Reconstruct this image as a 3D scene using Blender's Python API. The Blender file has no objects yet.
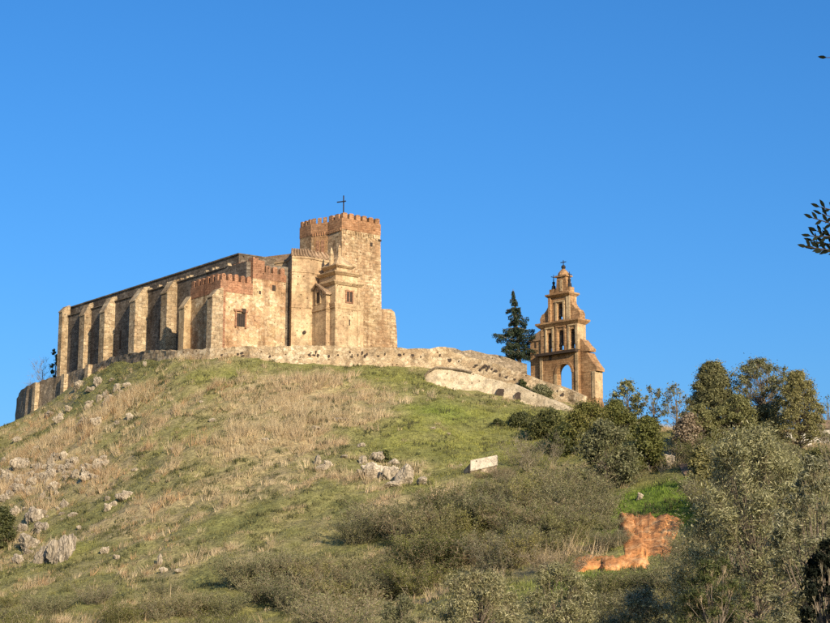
import bpy, bmesh, math, random
import numpy as np
from mathutils import Vector, Matrix

# ------------------------------------------------------------------ camera, sky, sun, exposure
SC = bpy.context.scene
COL = SC.collection
CAM_Z = 1.6
FPX = 1797.0                                  # focal length in photo pixels (830 wide)
PITCH = math.atan((640 - 311.5) / FPX)
cam_d = bpy.data.cameras.new('camera')
cam_d.sensor_width = 36.0
cam_d.lens = FPX / 830 * 36.0
cam_d.clip_start = 0.1
cam_d.clip_end = 6000
cam = bpy.data.objects.new('camera', cam_d)
COL.objects.link(cam)
cam.location = (0, 0, CAM_Z)
cam.rotation_euler = (math.pi / 2 + PITCH, 0, 0)
SC.camera = cam

SUN_EL = math.radians(20.0)
SUN_AZ = math.radians(155.0)                  # clockwise from +Y (view direction): behind the camera, to the right
SUN_TO = Vector((math.sin(SUN_AZ) * math.cos(SUN_EL), math.cos(SUN_AZ) * math.cos(SUN_EL), math.sin(SUN_EL)))
W = bpy.data.worlds.new('World')
SC.world = W
W.use_nodes = True
wn = W.node_tree.nodes
wl = W.node_tree.links
bg = wn['Background']
sky = wn.new('ShaderNodeTexSky')
sky.sky_type = 'NISHITA'
sky.sun_disc = False
sky.sun_elevation = SUN_EL
sky.sun_rotation = SUN_AZ
sky.altitude = 0
sky.air_density = 1.0
sky.dust_density = 2.0
sky.ozone_density = 8.0
hs = wn.new('ShaderNodeHueSaturation')
hs.inputs['Saturation'].default_value = 1.1
hs.inputs['Hue'].default_value = 0.499
wl.new(sky.outputs[0], hs.inputs['Color'])
wl.new(hs.outputs[0], bg.inputs['Color'])
bg.inputs['Strength'].default_value = 0.124

sun_d = bpy.data.lights.new('sun', 'SUN')
sun_d.energy = 5.0
sun_d.angle = math.radians(0.53)
sun_d.color = (1.0, 0.85, 0.64)
sun = bpy.data.objects.new('sun', sun_d)
COL.objects.link(sun)
sun.rotation_euler = SUN_TO.to_track_quat('Z', 'Y').to_euler()
sun.location = (60, -120, 120)

SC.view_settings.view_transform = 'Standard'
SC.view_settings.look = 'None'
SC.view_settings.exposure = 0.5
SC.view_settings.gamma = 1.0
SC.view_settings.use_curve_mapping = False
SC.render.engine = 'CYCLES'
SC.cycles.max_bounces = 6
SC.cycles.diffuse_bounces = 3
SC.cycles.transparent_max_bounces = 8
SC.cycles.use_denoising = False

rng = np.random.default_rng(7)
random.seed(7)

# ------------------------------------------------------------------ pixel rays -> places in the world
CP, SP = math.cos(PITCH), math.sin(PITCH)
def ray(px, py):
    a = (px - 415) / FPX
    b = (311.5 - py) / FPX
    return np.array([a, CP - b * SP, SP + b * CP])
def at(px, py, Y):
    d = ray(px, py)
    t = Y / d[1]
    return np.array([d[0] * t, Y, CAM_Z + d[2] * t])
def project(P):
    P = np.asarray(P, float)
    x, y, z = P[..., 0], P[..., 1], P[..., 2] - CAM_Z
    dep = y * CP + z * SP
    up = -y * SP + z * CP
    return 415 + FPX * x / dep, 311.5 - FPX * up / dep

class Frame:
    """Plan frame of a building: u runs back to the left, v back to the right (plan axes at right angles)."""
    def __init__(s, origin, ang=math.radians(37.2)):
        s.o = np.array(origin[:2])
        s.u = np.array([-math.sin(ang), math.cos(ang)])
        s.v = np.array([math.cos(ang), math.sin(ang)])
    def w(s, u, v, z):
        p = s.o + s.u * u + s.v * v
        return (p[0], p[1], z)
    def on_v(s, px, py, v):
        d = ray(px, py)
        n = s.v
        t = (np.dot(s.o, n) + v) / np.dot(d[:2], n)
        p = d * t
        return np.dot(p[:2] - s.o, s.u), CAM_Z + p[2]
    def on_u(s, px, py, u):
        d = ray(px, py)
        n = s.u
        t = (np.dot(s.o, n) + u) / np.dot(d[:2], n)
        p = d * t
        return np.dot(p[:2] - s.o, s.v), CAM_Z + p[2]

# ------------------------------------------------------------------ mesh helpers
class MB:
    def __init__(s):
        s.v = []
        s.f = []
    def add(s, vs, fs):
        o = len(s.v)
        s.v += [tuple(float(c) for c in p) for p in vs]
        s.f += [tuple(i + o for i in f) for f in fs]
    def prism(s, bot, top):
        n = len(bot)
        fs = [tuple(range(n))[::-1], tuple(range(n, 2 * n))]
        fs += [(i, (i + 1) % n, n + (i + 1) % n, n + i) for i in range(n)]
        s.add(list(bot) + list(top), fs)
    def box(s, F, u0, u1, v0, v1, z0, z1):
        pl = [(u0, v0), (u0, v1), (u1, v1), (u1, v0)]
        s.prism([F.w(u, v, z0) for u, v in pl], [F.w(u, v, z1) for u, v in pl])
    def uz(s, F, poly, v0, v1):
        """polygon in the (u, z) elevation, extruded from v0 to v1"""
        s.prism([F.w(u, v0, z) for u, z in poly], [F.w(u, v1, z) for u, z in poly])
    def vz(s, F, poly, u0, u1):
        s.prism([F.w(u0, v, z) for v, z in poly], [F.w(u1, v, z) for v, z in poly])
    def tube(s, pts, rad, sides=5, cap=True):
        pts = [Vector(p) for p in pts]
        n = len(pts)
        rings = []
        for i, p in enumerate(pts):
            d = (pts[min(i + 1, n - 1)] - pts[max(i - 1, 0)])
            if d.length < 1e-6:
                d = Vector((0, 0, 1))
            d.normalize()
            a = d.orthogonal().normalized() if i == 0 else (a - d * a.dot(d)).normalized()
            b = d.cross(a)
            rings.append([p + (a * math.cos(k * 2 * math.pi / sides) + b * math.sin(k * 2 * math.pi / sides)) * rad[i] for k in range(sides)])
        vs = [q for r in rings for q in r]
        fs = []
        for i in range(n - 1):
            for k in range(sides):
                k2 = (k + 1) % sides
                fs.append((i * sides + k, i * sides + k2, (i + 1) * sides + k2, (i + 1) * sides + k))
        if cap:
            fs.append(tuple(range(sides))[::-1])
            fs.append(tuple((n - 1) * sides + k for k in range(sides)))
        s.add(vs, fs)
    def build(s, name, mat, parent=None, smooth=False, bevel=0, base=None):
        me = bpy.data.meshes.new(name)
        b = Vector(base) if base is not None else (Vector(parent['_b']) if parent and '_b' in parent else Vector((0, 0, 0)))
        me.from_pydata([tuple(Vector(p) - b) for p in s.v], [], s.f)
        bm = bmesh.new()
        bm.from_mesh(me)
        bmesh.ops.recalc_face_normals(bm, faces=bm.faces)
        bm.to_mesh(me)
        bm.free()
        me.materials.append(mat)
        if smooth:
            me.polygons.foreach_set('use_smooth', [True] * len(me.polygons))
        o = bpy.data.objects.new(name, me)
        COL.objects.link(o)
        if parent:
            o.parent = parent
            o['_b'] = tuple(b)
        else:
            o.location = b
            o['_b'] = tuple(b)
        if bevel:
            m = o.modifiers.new('bevel', 'BEVEL')
            m.width = bevel
            m.segments = 1
        return o

def np_mesh(name, verts, faces, mat, colors=None, smooth=False):
    """faces: (n, k) array, all of k corners"""
    me = bpy.data.meshes.new(name)
    nv, (nf, k) = len(verts), faces.shape
    me.vertices.add(nv)
    me.vertices.foreach_set('co', np.ascontiguousarray(verts, np.float32).ravel())
    me.loops.add(nf * k)
    me.loops.foreach_set('vertex_index', np.ascontiguousarray(faces, np.int32).ravel())
    me.polygons.add(nf)
    me.polygons.foreach_set('loop_start', np.arange(nf, dtype=np.int32) * k)
    if smooth:
        me.polygons.foreach_set('use_smooth', np.ones(nf, bool))
    me.update(calc_edges=True)
    if colors is not None:
        a = me.color_attributes.new('tint', 'FLOAT_COLOR', 'POINT')
        c = np.ones((nv, 4), np.float32)
        c[:, :3] = colors
        a.data.foreach_set('color', c.ravel())
    me.materials.append(mat)
    return me

def link(name, me, parent=None, loc=(0, 0, 0)):
    o = bpy.data.objects.new(name, me)
    COL.objects.link(o)
    o.location = loc
    if parent:
        o.parent = parent
    return o
def tag(o, label=None, cat=None, group=None, kind=None):
    if label: o['label'] = label
    if cat: o['category'] = cat
    if group: o['group'] = group
    if kind: o['kind'] = kind
    return o
def thing(name, loc, label, cat, group=None):
    o = bpy.data.objects.new(name, None)
    COL.objects.link(o)
    o.location = loc
    o['_b'] = tuple(float(c) for c in loc)
    o.empty_display_size = 0.3
    return tag(o, label, cat, group)

# ------------------------------------------------------------------ materials
def nt(name):
    m = bpy.data.materials.new(name)
    m.use_nodes = True
    n = m.node_tree.nodes
    l = m.node_tree.links
    b = n['Principled BSDF']
    b.inputs['Roughness'].default_value = 0.9
    b.inputs['Specular IOR Level'].default_value = 0.15
    return m, n, l, b
def nd(n, t, **kw):
    x = n.new(t)
    for k, v in kw.items():
        if hasattr(x, k):
            setattr(x, k, v)
        else:
            x.inputs[k].default_value = v
    return x
def ramp(n, stops):
    r = n.new('ShaderNodeValToRGB')
    e = r.color_ramp.elements
    while len(e) < len(stops):
        e.new(0.5)
    for i, (p, c) in enumerate(stops):
        e[i].position = p
        e[i].color = (*c, 1) if len(c) == 3 else c
    return r
def mixc(n, l, a, b, fac, mode='MIX'):
    m = n.new('ShaderNodeMix')
    m.data_type = 'RGBA'
    m.blend_type = mode
    for s, x in (('Factor', fac), ('A', a), ('B', b)):
        i = [q for q in m.inputs if q.name == s and q.enabled][0]
        if hasattr(x, 'is_linked') or hasattr(x, 'links'):
            l.new(x, i)
        else:
            i.default_value = x if s == 'Factor' else (*x, 1)
    return [q for q in m.outputs if q.enabled][0]

def masonry(name, c1, c2, c3, stain, cell=2.2, flat=1.5, mortar=0.6, bump=0.5, stain_amt=0.6, tone=0.86, pits=(1.1, 0.14), courses=0.0, row=0.42):
    """irregular stone: cells with their own tone, joints, blotches of stain and streaks"""
    m, n, l, b = nt(name)
    tc = n.new('ShaderNodeTexCoord')
    mp = nd(n, 'ShaderNodeMapping')
    mp.inputs['Scale'].default_value = (cell, cell, cell * flat)
    l.new(tc.outputs['Object'], mp.inputs['Vector'])
    wob = nd(n, 'ShaderNodeTexNoise', Scale=2.0, Detail=2.0)
    l.new(mp.outputs[0], wob.inputs['Vector'])
    vadd = n.new('ShaderNodeVectorMath'); vadd.operation = 'MULTIPLY_ADD'
    l.new(wob.outputs['Color'], vadd.inputs[0])
    vadd.inputs[1].default_value = (0.5, 0.5, 0.5)
    l.new(mp.outputs[0], vadd.inputs[2])
    vo = nd(n, 'ShaderNodeTexVoronoi', Scale=1.0)
    l.new(vadd.outputs[0], vo.inputs['Vector'])
    ve = nd(n, 'ShaderNodeTexVoronoi', feature='DISTANCE_TO_EDGE', Scale=1.0)
    l.new(vadd.outputs[0], ve.inputs['Vector'])
    sep = n.new('ShaderNodeSeparateColor')
    l.new(vo.outputs['Color'], sep.inputs[0])
    rc = ramp(n, [(0.0, c1), (0.5, c2), (1.0, c3)])
    l.new(sep.outputs[0], rc.inputs[0])
    big = nd(n, 'ShaderNodeTexNoise', Scale=0.28, Detail=6.0, Roughness=0.62)
    l.new(tc.outputs['Object'], big.inputs['Vector'])
    rb = ramp(n, [(0.42, (0, 0, 0)), (0.66, (1, 1, 1))])
    l.new(big.outputs['Fac'], rb.inputs[0])
    mp2 = nd(n, 'ShaderNodeMapping')
    mp2.inputs['Scale'].default_value = (1.1, 1.1, 0.16)
    l.new(tc.outputs['Object'], mp2.inputs['Vector'])
    st = nd(n, 'ShaderNodeTexNoise', Scale=1.0, Detail=4.0)
    l.new(mp2.outputs[0], st.inputs['Vector'])
    rs = ramp(n, [(0.5, (0, 0, 0)), (0.75, (1, 1, 1))])
    l.new(st.outputs['Fac'], rs.inputs[0])
    ms = n.new('ShaderNodeMath'); ms.operation = 'MULTIPLY'
    l.new(rb.outputs[0], ms.inputs[0]); ms.inputs[1].default_value = stain_amt
    c = mixc(n, l, rc.outputs[0], stain, ms.outputs[0])
    ms2 = n.new('ShaderNodeMath'); ms2.operation = 'MULTIPLY'
    l.new(rs.outputs[0], ms2.inputs[0]); ms2.inputs[1].default_value = stain_amt * 1.1
    c = mixc(n, l, c, tuple(q * .62 for q in stain), ms2.outputs[0])
    med = nd(n, 'ShaderNodeTexNoise', Scale=1.5, Detail=5.0, Roughness=0.7)
    l.new(tc.outputs['Object'], med.inputs['Vector'])
    rm = ramp(n, [(0.32, (0.6,) * 3), (0.48, (0.98,) * 3), (0.68, (1.22,) * 3)])
    l.new(med.outputs['Fac'], rm.inputs[0])
    c = mixc(n, l, c, rm.outputs[0], 1.0, 'MULTIPLY')
    re = ramp(n, [(0.0, (1 - mortar,) * 3), (0.09, (1, 1, 1))])
    l.new(ve.outputs['Distance'], re.inputs[0])
    c = mixc(n, l, c, re.outputs[0], 1.0, 'MULTIPLY')
    fine = nd(n, 'ShaderNodeTexNoise', Scale=9.0, Detail=4.0)
    l.new(tc.outputs['Object'], fine.inputs['Vector'])
    rf = ramp(n, [(0.3, (0.72,) * 3), (0.7, (1.18,) * 3)])
    l.new(fine.outputs['Fac'], rf.inputs[0])
    c = mixc(n, l, c, rf.outputs[0], 1.0, 'MULTIPLY')
    pv = nd(n, 'ShaderNodeTexVoronoi', Scale=pits[0])
    l.new(tc.outputs['Object'], pv.inputs['Vector'])
    rp = ramp(n, [(pits[1] * .7, (0.3, 0.26, 0.22)), (pits[1], (1, 1, 1))])
    l.new(pv.outputs['Distance'], rp.inputs[0])
    c = mixc(n, l, c, rp.outputs[0], 1.0, 'MULTIPLY')
    soot = nd(n, 'ShaderNodeTexNoise', Scale=0.16, Detail=7.0, Roughness=0.7)
    mp4 = nd(n, 'ShaderNodeMapping'); mp4.inputs['Location'].default_value = (31, 7, 3)
    l.new(tc.outputs['Object'], mp4.inputs['Vector']); l.new(mp4.outputs[0], soot.inputs['Vector'])
    rso = ramp(n, [(0.44, (1, 1, 1)), (0.62, (0.70, 0.66, 0.62))])
    l.new(soot.outputs['Fac'], rso.inputs[0])
    c = mixc(n, l, c, rso.outputs[0], 1.0, 'MULTIPLY')
    if courses:
        sx = n.new('ShaderNodeSeparateXYZ'); l.new(tc.outputs['Object'], sx.inputs[0])
        hx = n.new('ShaderNodeMath'); hx.operation = 'MULTIPLY_ADD'
        l.new(sx.outputs['X'], hx.inputs[0]); hx.inputs[1].default_value = 0.2; l.new(sx.outputs['Y'], hx.inputs[2])
        wz = nd(n, 'ShaderNodeTexNoise', Scale=0.7, Detail=2.0); l.new(tc.outputs['Object'], wz.inputs['Vector'])
        zz_ = n.new('ShaderNodeMath'); zz_.operation = 'MULTIPLY_ADD'
        l.new(wz.outputs['Fac'], zz_.inputs[0]); zz_.inputs[1].default_value = 0.25; l.new(sx.outputs['Z'], zz_.inputs[2])
        cv = n.new('ShaderNodeCombineXYZ'); l.new(hx.outputs[0], cv.inputs[0]); l.new(zz_.outputs[0], cv.inputs[1])
        bk = nd(n, 'ShaderNodeTexBrick', offset=0.5)
        bk.inputs['Scale'].default_value = 1.0; bk.inputs['Mortar Size'].default_value = 0.035; bk.inputs['Mortar Smooth'].default_value = 0.4
        bk.inputs['Brick Width'].default_value = row * 1.9; bk.inputs['Row Height'].default_value = row
        bk.inputs['Color1'].default_value = (1.1, 1.1, 1.1, 1); bk.inputs['Color2'].default_value = (1 - courses * .6,) * 3 + (1,); bk.inputs['Mortar'].default_value = (1 - courses * 1.4,) * 3 + (1,)
        l.new(cv.outputs[0], bk.inputs['Vector'])
        c = mixc(n, l, c, bk.outputs['Color'], 1.0, 'MULTIPLY')
    c = mixc(n, l, c, (tone, tone, tone), 1.0, 'MULTIPLY')
    l.new(c, b.inputs['Base Color'])
    ad = n.new('ShaderNodeMath'); ad.operation = 'MULTIPLY_ADD'
    l.new(fine.outputs['Fac'], ad.inputs[0]); ad.inputs[1].default_value = 0.35
    l.new(re.outputs[0], ad.inputs[2])
    bp = nd(n, 'ShaderNodeBump', Strength=bump * .7, Distance=0.05)
    l.new(ad.outputs[0], bp.inputs['Height'])
    l.new(bp.outputs[0], b.inputs['Normal'])
    return m

MAT = {}
MAT['tower'] = masonry('tower_masonry', (0.41, 0.28, 0.15), (0.52, 0.375, 0.21), (0.66, 0.51, 0.315), (0.37, 0.205, 0.105), 2.0, 1.7, 0.3, 0.6, 0.6, 1.06, courses=.25, row=.4)
MAT['plaster'] = masonry('ochre_plaster', (0.47, 0.335, 0.185), (0.52, 0.375, 0.21), (0.56, 0.42, 0.245), (0.32, 0.20, 0.11), 0.9, 1.3, 0.12, 0.2, 0.65, 1.04, courses=.12, row=.6)
MAT['rubble'] = masonry('chapel_rubble', (0.43, 0.30, 0.155), (0.55, 0.40, 0.225), (0.67, 0.52, 0.325), (0.31, 0.155, 0.075), 1.8, 1.3, 0.3, 0.4, 0.8, 1.06, courses=.12)
MAT['brick_tower'] = masonry('tower_brick', (0.40, 0.20, 0.095), (0.47, 0.255, 0.125), (0.54, 0.315, 0.17), (0.36, 0.19, 0.10), 2.6, 3.4, 0.25, 0.4, 0.5, .92, courses=.2, row=.3)
MAT['brick'] = masonry('old_brick', (0.34, 0.155, 0.08), (0.42, 0.205, 0.11), (0.50, 0.27, 0.15), (0.30, 0.18, 0.11), 2.6, 3.4, 0.35, 0.4, 0.55, .95, courses=.2, row=.3)
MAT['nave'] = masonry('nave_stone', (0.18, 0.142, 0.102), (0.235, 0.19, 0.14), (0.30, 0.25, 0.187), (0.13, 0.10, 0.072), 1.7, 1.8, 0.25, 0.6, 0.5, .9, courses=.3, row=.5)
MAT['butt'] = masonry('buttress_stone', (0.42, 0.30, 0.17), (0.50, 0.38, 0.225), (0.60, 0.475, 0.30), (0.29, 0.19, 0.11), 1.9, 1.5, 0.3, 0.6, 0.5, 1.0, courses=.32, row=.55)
MAT['belfry'] = masonry('belfry_brick', (0.36, 0.205, 0.095), (0.42, 0.25, 0.12), (0.48, 0.305, 0.155), (0.29, 0.155, 0.075), 2.2, 3.0, 0.25, 0.35, 0.55, 1.05, courses=.22, row=.32)
MAT['belfry_pale'] = masonry('belfry_plaster', (0.50, 0.36, 0.195), (0.54, 0.395, 0.22), (0.58, 0.435, 0.25), (0.38, 0.235, 0.115), 1.0, 1.5, 0.12, 0.2, 0.45, .95)
MAT['wall'] = masonry('retaining_rubble', (0.42, 0.30, 0.17), (0.54, 0.41, 0.245), (0.68, 0.55, 0.36), (0.30, 0.205, 0.115), 2.0, 1.3, 0.38, 0.9, 0.5, .95)
MAT['wall_smooth'] = masonry('retaining_render', (0.60, 0.48, 0.31), (0.64, 0.52, 0.35), (0.69, 0.57, 0.39), (0.52, 0.40, 0.24), 1.6, 1.3, 0.22, 0.45, 0.4)
MAT['wall_dark'] = masonry('old_wall_stone', (0.26, 0.20, 0.13), (0.34, 0.26, 0.17), (0.44, 0.35, 0.24), (0.20, 0.15, 0.09), 1.9, 1.4, 0.5, 0.7, 0.5)
MAT['rock'] = masonry('limestone', (0.42, 0.345, 0.24), (0.51, 0.425, 0.30), (0.62, 0.53, 0.39), (0.22, 0.17, 0.11), 1.6, 0.8, 0.5, 1.3, 0.6, 1.0)
MAT['rock_dark'] = masonry('weathered_slab', (0.32, 0.265, 0.19), (0.42, 0.35, 0.255), (0.54, 0.46, 0.345), (0.19, 0.15, 0.10), 1.7, 0.4, 0.5, 1.3, 0.6, 1.0)
MAT['slab'] = masonry('cream_concrete', (0.46, 0.39, 0.29), (0.51, 0.44, 0.33), (0.56, 0.49, 0.38), (0.42, 0.35, 0.25), 1.0, 1.0, 0.1, 0.2, 0.5, 1.0)
MAT['tile'] = masonry('roof_tile', (0.33, 0.215, 0.125), (0.41, 0.275, 0.165), (0.47, 0.33, 0.205), (0.24, 0.17, 0.11), 3.0, 1.0, 0.3, 0.5, 0.5)
MAT['white'] = masonry('whitewash', (0.74, 0.70, 0.62), (0.77, 0.73, 0.65), (0.80, 0.76, 0.68), (0.62, 0.56, 0.46), 1.0, 1.0, 0.05, 0.1, 0.35, 1.0)

def plain(name, col, rough=0.8, noise=0.25, scale=3.0):
    m, n, l, b = nt(name)
    tc = n.new('ShaderNodeTexCoord')
    t = nd(n, 'ShaderNodeTexNoise', Scale=scale, Detail=4.0)
    l.new(tc.outputs['Object'], t.inputs['Vector'])
    r = ramp(n, [(0.3, tuple(c * (1 - noise) for c in col)), (0.7, tuple(c * (1 + noise) for c in col))])
    l.new(t.outputs['Fac'], r.inputs[0])
    l.new(r.outputs[0], b.inputs['Base Color'])
    b.inputs['Roughness'].default_value = rough
    return m
MAT['iron'] = plain('wrought_iron', (0.03, 0.027, 0.025), 0.6)
MAT['dark'] = plain('dark_timber_and_shade', (0.05, 0.035, 0.025))  # dark timber; also carries the painted shade behind the merlon gaps
MAT['wood'] = plain('weathered_post', (0.5, 0.44, 0.34))
MAT['bark'] = plain('grey_bark', (0.16, 0.125, 0.09), 0.95, 0.35, 6.0)
MAT['bark_pale'] = plain('pale_bark', (0.36, 0.30, 0.22), 0.95, 0.3, 6.0)

def leafmat(name, c1, c2, c3, trans=0.35, spec=0.2, rough=0.6):
    m, n, l, b = nt(name)
    g = n.new('ShaderNodeNewGeometry')
    r = ramp(n, [(0.0, c1), (0.55, c2), (1.0, c3)])
    l.new(g.outputs['Random Per Island'], r.inputs[0])
    oi = n.new('ShaderNodeObjectInfo')
    ro = ramp(n, [(0.0, (0.8, 0.84, 0.8)), (0.35, (0.98, 0.95, 0.95)), (0.7, (1.05, 1.08, 0.9)), (1.0, (1.25, 1.15, 1.05))])
    l.new(oi.outputs['Random'], ro.inputs[0])
    r_out = mixc(n, l, r.outputs[0], ro.outputs[0], 1.0, 'MULTIPLY')
    l.new(r_out, b.inputs['Base Color'])
    b.inputs['Roughness'].default_value = rough
    b.inputs['Specular IOR Level'].default_value = spec
    t = n.new('ShaderNodeBsdfTranslucent')
    l.new(r_out, t.inputs['Color'])
    mx = n.new('ShaderNodeMixShader')
    mx.inputs[0].default_value = trans
    l.new(b.outputs[0], mx.inputs[1]); l.new(t.outputs[0], mx.inputs[2])
    l.new(mx.outputs[0], n['Material Output'].inputs['Surface'])
    return m
MAT['l_olive'] = leafmat('olive_leaves', (0.10, 0.10, 0.042), (0.215, 0.205, 0.10), (0.42, 0.39, 0.23), 0.25, 0.4, 0.5)
MAT['l_dark'] = leafmat('dark_leaves', (0.035, 0.045, 0.014), (0.075, 0.085, 0.026), (0.15, 0.15, 0.05), 0.25, 0.3)
MAT['l_green'] = leafmat('bush_leaves', (0.075, 0.082, 0.022), (0.135, 0.14, 0.04), (0.22, 0.21, 0.07), 0.3)
MAT['l_yellow'] = leafmat('yellowish_leaves', (0.16, 0.15, 0.046), (0.26, 0.24, 0.082), (0.37, 0.33, 0.14), 0.35)
MAT['l_grey'] = leafmat('grey_green_leaves', (0.095, 0.10, 0.042), (0.18, 0.178, 0.08), (0.32, 0.30, 0.16), 0.28)
MAT['l_conifer'] = leafmat('conifer_needles', (0.012, 0.022, 0.014), (0.024, 0.038, 0.022), (0.05, 0.066, 0.038), 0.1)
MAT['l_shade'] = leafmat('shade_painted_leaves', (0.006, 0.008, 0.005), (0.012, 0.015, 0.009), (0.022, 0.026, 0.016), 0.1, 0.05, 0.8)  # near-black leaf colour with the shade on the near foliage painted in
MAT['l_mid'] = leafmat('olive_brown_leaves', (0.11, 0.11, 0.042), (0.205, 0.195, 0.082), (0.33, 0.305, 0.145), 0.33)
MAT['l_brown'] = leafmat('brown_leaves', (0.18, 0.135, 0.08), (0.27, 0.21, 0.13), (0.38, 0.30, 0.20), 0.25)
MAT['twig'] = leafmat('dry_twigs', (0.15, 0.125, 0.075), (0.25, 0.21, 0.135), (0.44, 0.38, 0.265), 0.12)
MAT['twig_red'] = leafmat('brown_twigs', (0.16, 0.12, 0.07), (0.25, 0.195, 0.125), (0.38, 0.30, 0.205), 0.12)

def tintmat(name, trans=0.35):
    m, n, l, b = nt(name)
    a = n.new('ShaderNodeVertexColor'); a.layer_name = 'tint'
    l.new(a.outputs[0], b.inputs['Base Color'])
    t = n.new('ShaderNodeBsdfTranslucent')
    l.new(a.outputs[0], t.inputs['Color'])
    mx = n.new('ShaderNodeMixShader'); mx.inputs[0].default_value = trans
    l.new(b.outputs[0], mx.inputs[1]); l.new(t.outputs[0], mx.inputs[2])
    l.new(mx.outputs[0], n['Material Output'].inputs['Surface'])
    return m
MAT['grass'] = tintmat('grass_blades')

def groundmat():
    m, n, l, b = nt('hillside_ground')
    tc = n.new('ShaderNodeTexCoord')
    a = n.new('ShaderNodeVertexColor'); a.layer_name = 'tint'
    t1 = nd(n, 'ShaderNodeTexNoise', Scale=1.3, Detail=6.0, Roughness=0.7)
    l.new(tc.outputs['Object'], t1.inputs['Vector'])
    r = ramp(n, [(0.3, (0.55,) * 3), (0.7, (1.35,) * 3)])
    l.new(t1.outputs['Fac'], r.inputs[0])
    c = mixc(n, l, a.outputs[0], r.outputs[0], 1.0, 'MULTIPLY')
    t2 = nd(n, 'ShaderNodeTexNoise', Scale=4.5, Detail=5.0, Roughness=0.75)
    l.new(tc.outputs['Object'], t2.inputs['Vector'])
    r2 = ramp(n, [(0.36, (0.45,) * 3), (0.5, (0.95,) * 3), (0.66, (1.45, 1.4, 1.3))])
    l.new(t2.outputs['Fac'], r2.inputs[0])
    c = mixc(n, l, c, r2.outputs[0], 1.0, 'MULTIPLY')
    l.new(c, b.inputs['Base Color'])
    bp = nd(n, 'ShaderNodeBump', Strength=0.7, Distance=0.25)
    l.new(t1.outputs['Fac'], bp.inputs['Height'])
    l.new(bp.outputs[0], b.inputs['Normal'])
    return m
MAT['ground'] = groundmat()

def earthmat():
    m, n, l, b = nt('red_earth')
    tc = n.new('ShaderNodeTexCoord')
    t1 = nd(n, 'ShaderNodeTexNoise', Scale=0.9, Detail=7.0, Roughness=0.65)
    l.new(tc.outputs['Object'], t1.inputs['Vector'])
    r = ramp(n, [(0.3, (0.36, 0.145, 0.05)), (0.5, (0.50, 0.225, 0.08)), (0.7, (0.64, 0.38, 0.175))])
    l.new(t1.outputs['Fac'], r.inputs[0])
    st_ = nd(n, 'ShaderNodeTexNoise', Scale=3.2, Detail=6.0, Roughness=0.75)
    l.new(tc.outputs['Object'], st_.inputs['Vector'])
    r3 = ramp(n, [(0.36, (0.5, 0.46, 0.42)), (0.5, (1, 1, 1)), (0.68, (1.3, 1.35, 1.45))])
    l.new(st_.outputs['Fac'], r3.inputs[0])
    c = mixc(n, l, r.outputs[0], r3.outputs[0], 1.0, 'MULTIPLY')
    l.new(c, b.inputs['Base Color'])
    bp = nd(n, 'ShaderNodeBump', Strength=0.5, Distance=0.2)
    l.new(t1.outputs['Fac'], bp.inputs['Height'])
    l.new(bp.outputs[0], b.inputs['Normal'])
    return m
MAT['earth'] = earthmat()

# ------------------------------------------------------------------ smooth noise for terrain and vegetation
class VNoise:
    def __init__(s, seed, n=64):
        s.g = np.random.default_rng(seed).random((n, n)); s.n = n
    def __call__(s, x, y):
        x = np.asarray(x, float); y = np.asarray(y, float)
        xi = np.floor(x).astype(int); yi = np.floor(y).astype(int)
        fx = x - xi; fy = y - yi
        fx = fx * fx * (3 - 2 * fx); fy = fy * fy * (3 - 2 * fy)
        n = s.n
        a = s.g[xi % n, yi % n]; b = s.g[(xi + 1) % n, yi % n]
        c = s.g[xi % n, (yi + 1) % n]; d = s.g[(xi + 1) % n, (yi + 1) % n]
        return (a * (1 - fx) + b * fx) * (1 - fy) + (c * (1 - fx) + d * fx) * fy
VN1, VN2, VN3 = VNoise(1), VNoise(2), VNoise(3)
def fbm(x, y, sc, vn=VN1, o=4):
    r = 0; a = 0.5
    for k in range(o):
        r = r + a * vn(x * sc + 17.3 * k, y * sc + 9.1 * k)
        sc *= 2.03; a *= 0.5
    return r / (1 - 0.5 ** o)

# ------------------------------------------------------------------ terrain: hill fitted through known points
W1 = [  # upper retaining wall: px, foot py, top py, distance
    (16, 423, 398, 284), (20, 421, 391, 280), (26, 417, 386, 276.5), (36, 410, 382, 274), (50, 402, 378, 271), (62, 396, 375, 268), (76, 383, 370.5, 264),
    (92, 374, 365, 258), (108, 365.5, 358.5, 252), (124, 360, 354, 246), (145, 358, 351.5, 239),
    (175, 358, 350, 231), (210, 359, 348.5, 226), (250, 361, 346.5, 224), (300, 362.5, 346, 223),
    (350, 363.5, 347, 223), (400, 364, 347.5, 224), (430, 366, 348, 225), (446, 367, 348, 225.5),
    (455, 369, 352.5, 225.5), (474, 374.5, 357.5, 225), (500, 383, 365, 224), (525, 391, 374, 223),
    (546, 398, 381.5, 222), (568, 404, 389, 220.5), (583, 408, 396, 219)]
W2 = [  # lower pale retaining wall
    (425.5, 379, 375.5, 217.5), (429, 381.5, 371.5, 217.2), (437, 384, 368, 217), (450, 386.5, 369, 217), (472, 391, 372.5, 216.5), (492, 396, 379, 216),
    (516, 401.5, 384.5, 215), (530, 405, 391, 214), (546, 409, 397.5, 213), (560, 412.5, 402.5, 212), (572, 416, 410, 211)]
pts = []
for px, fy, ty, Y in W1:
    pts.append(at(px, fy, Y))
    q = at(px, ty, Y); pts.append((q[0] + (0 if px > 60 else 3), q[1] + 3.5, q[2] - 0.7))
for px, fy, ty, Y in W2[2:]:
    pts.append(at(px, fy, Y))
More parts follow.
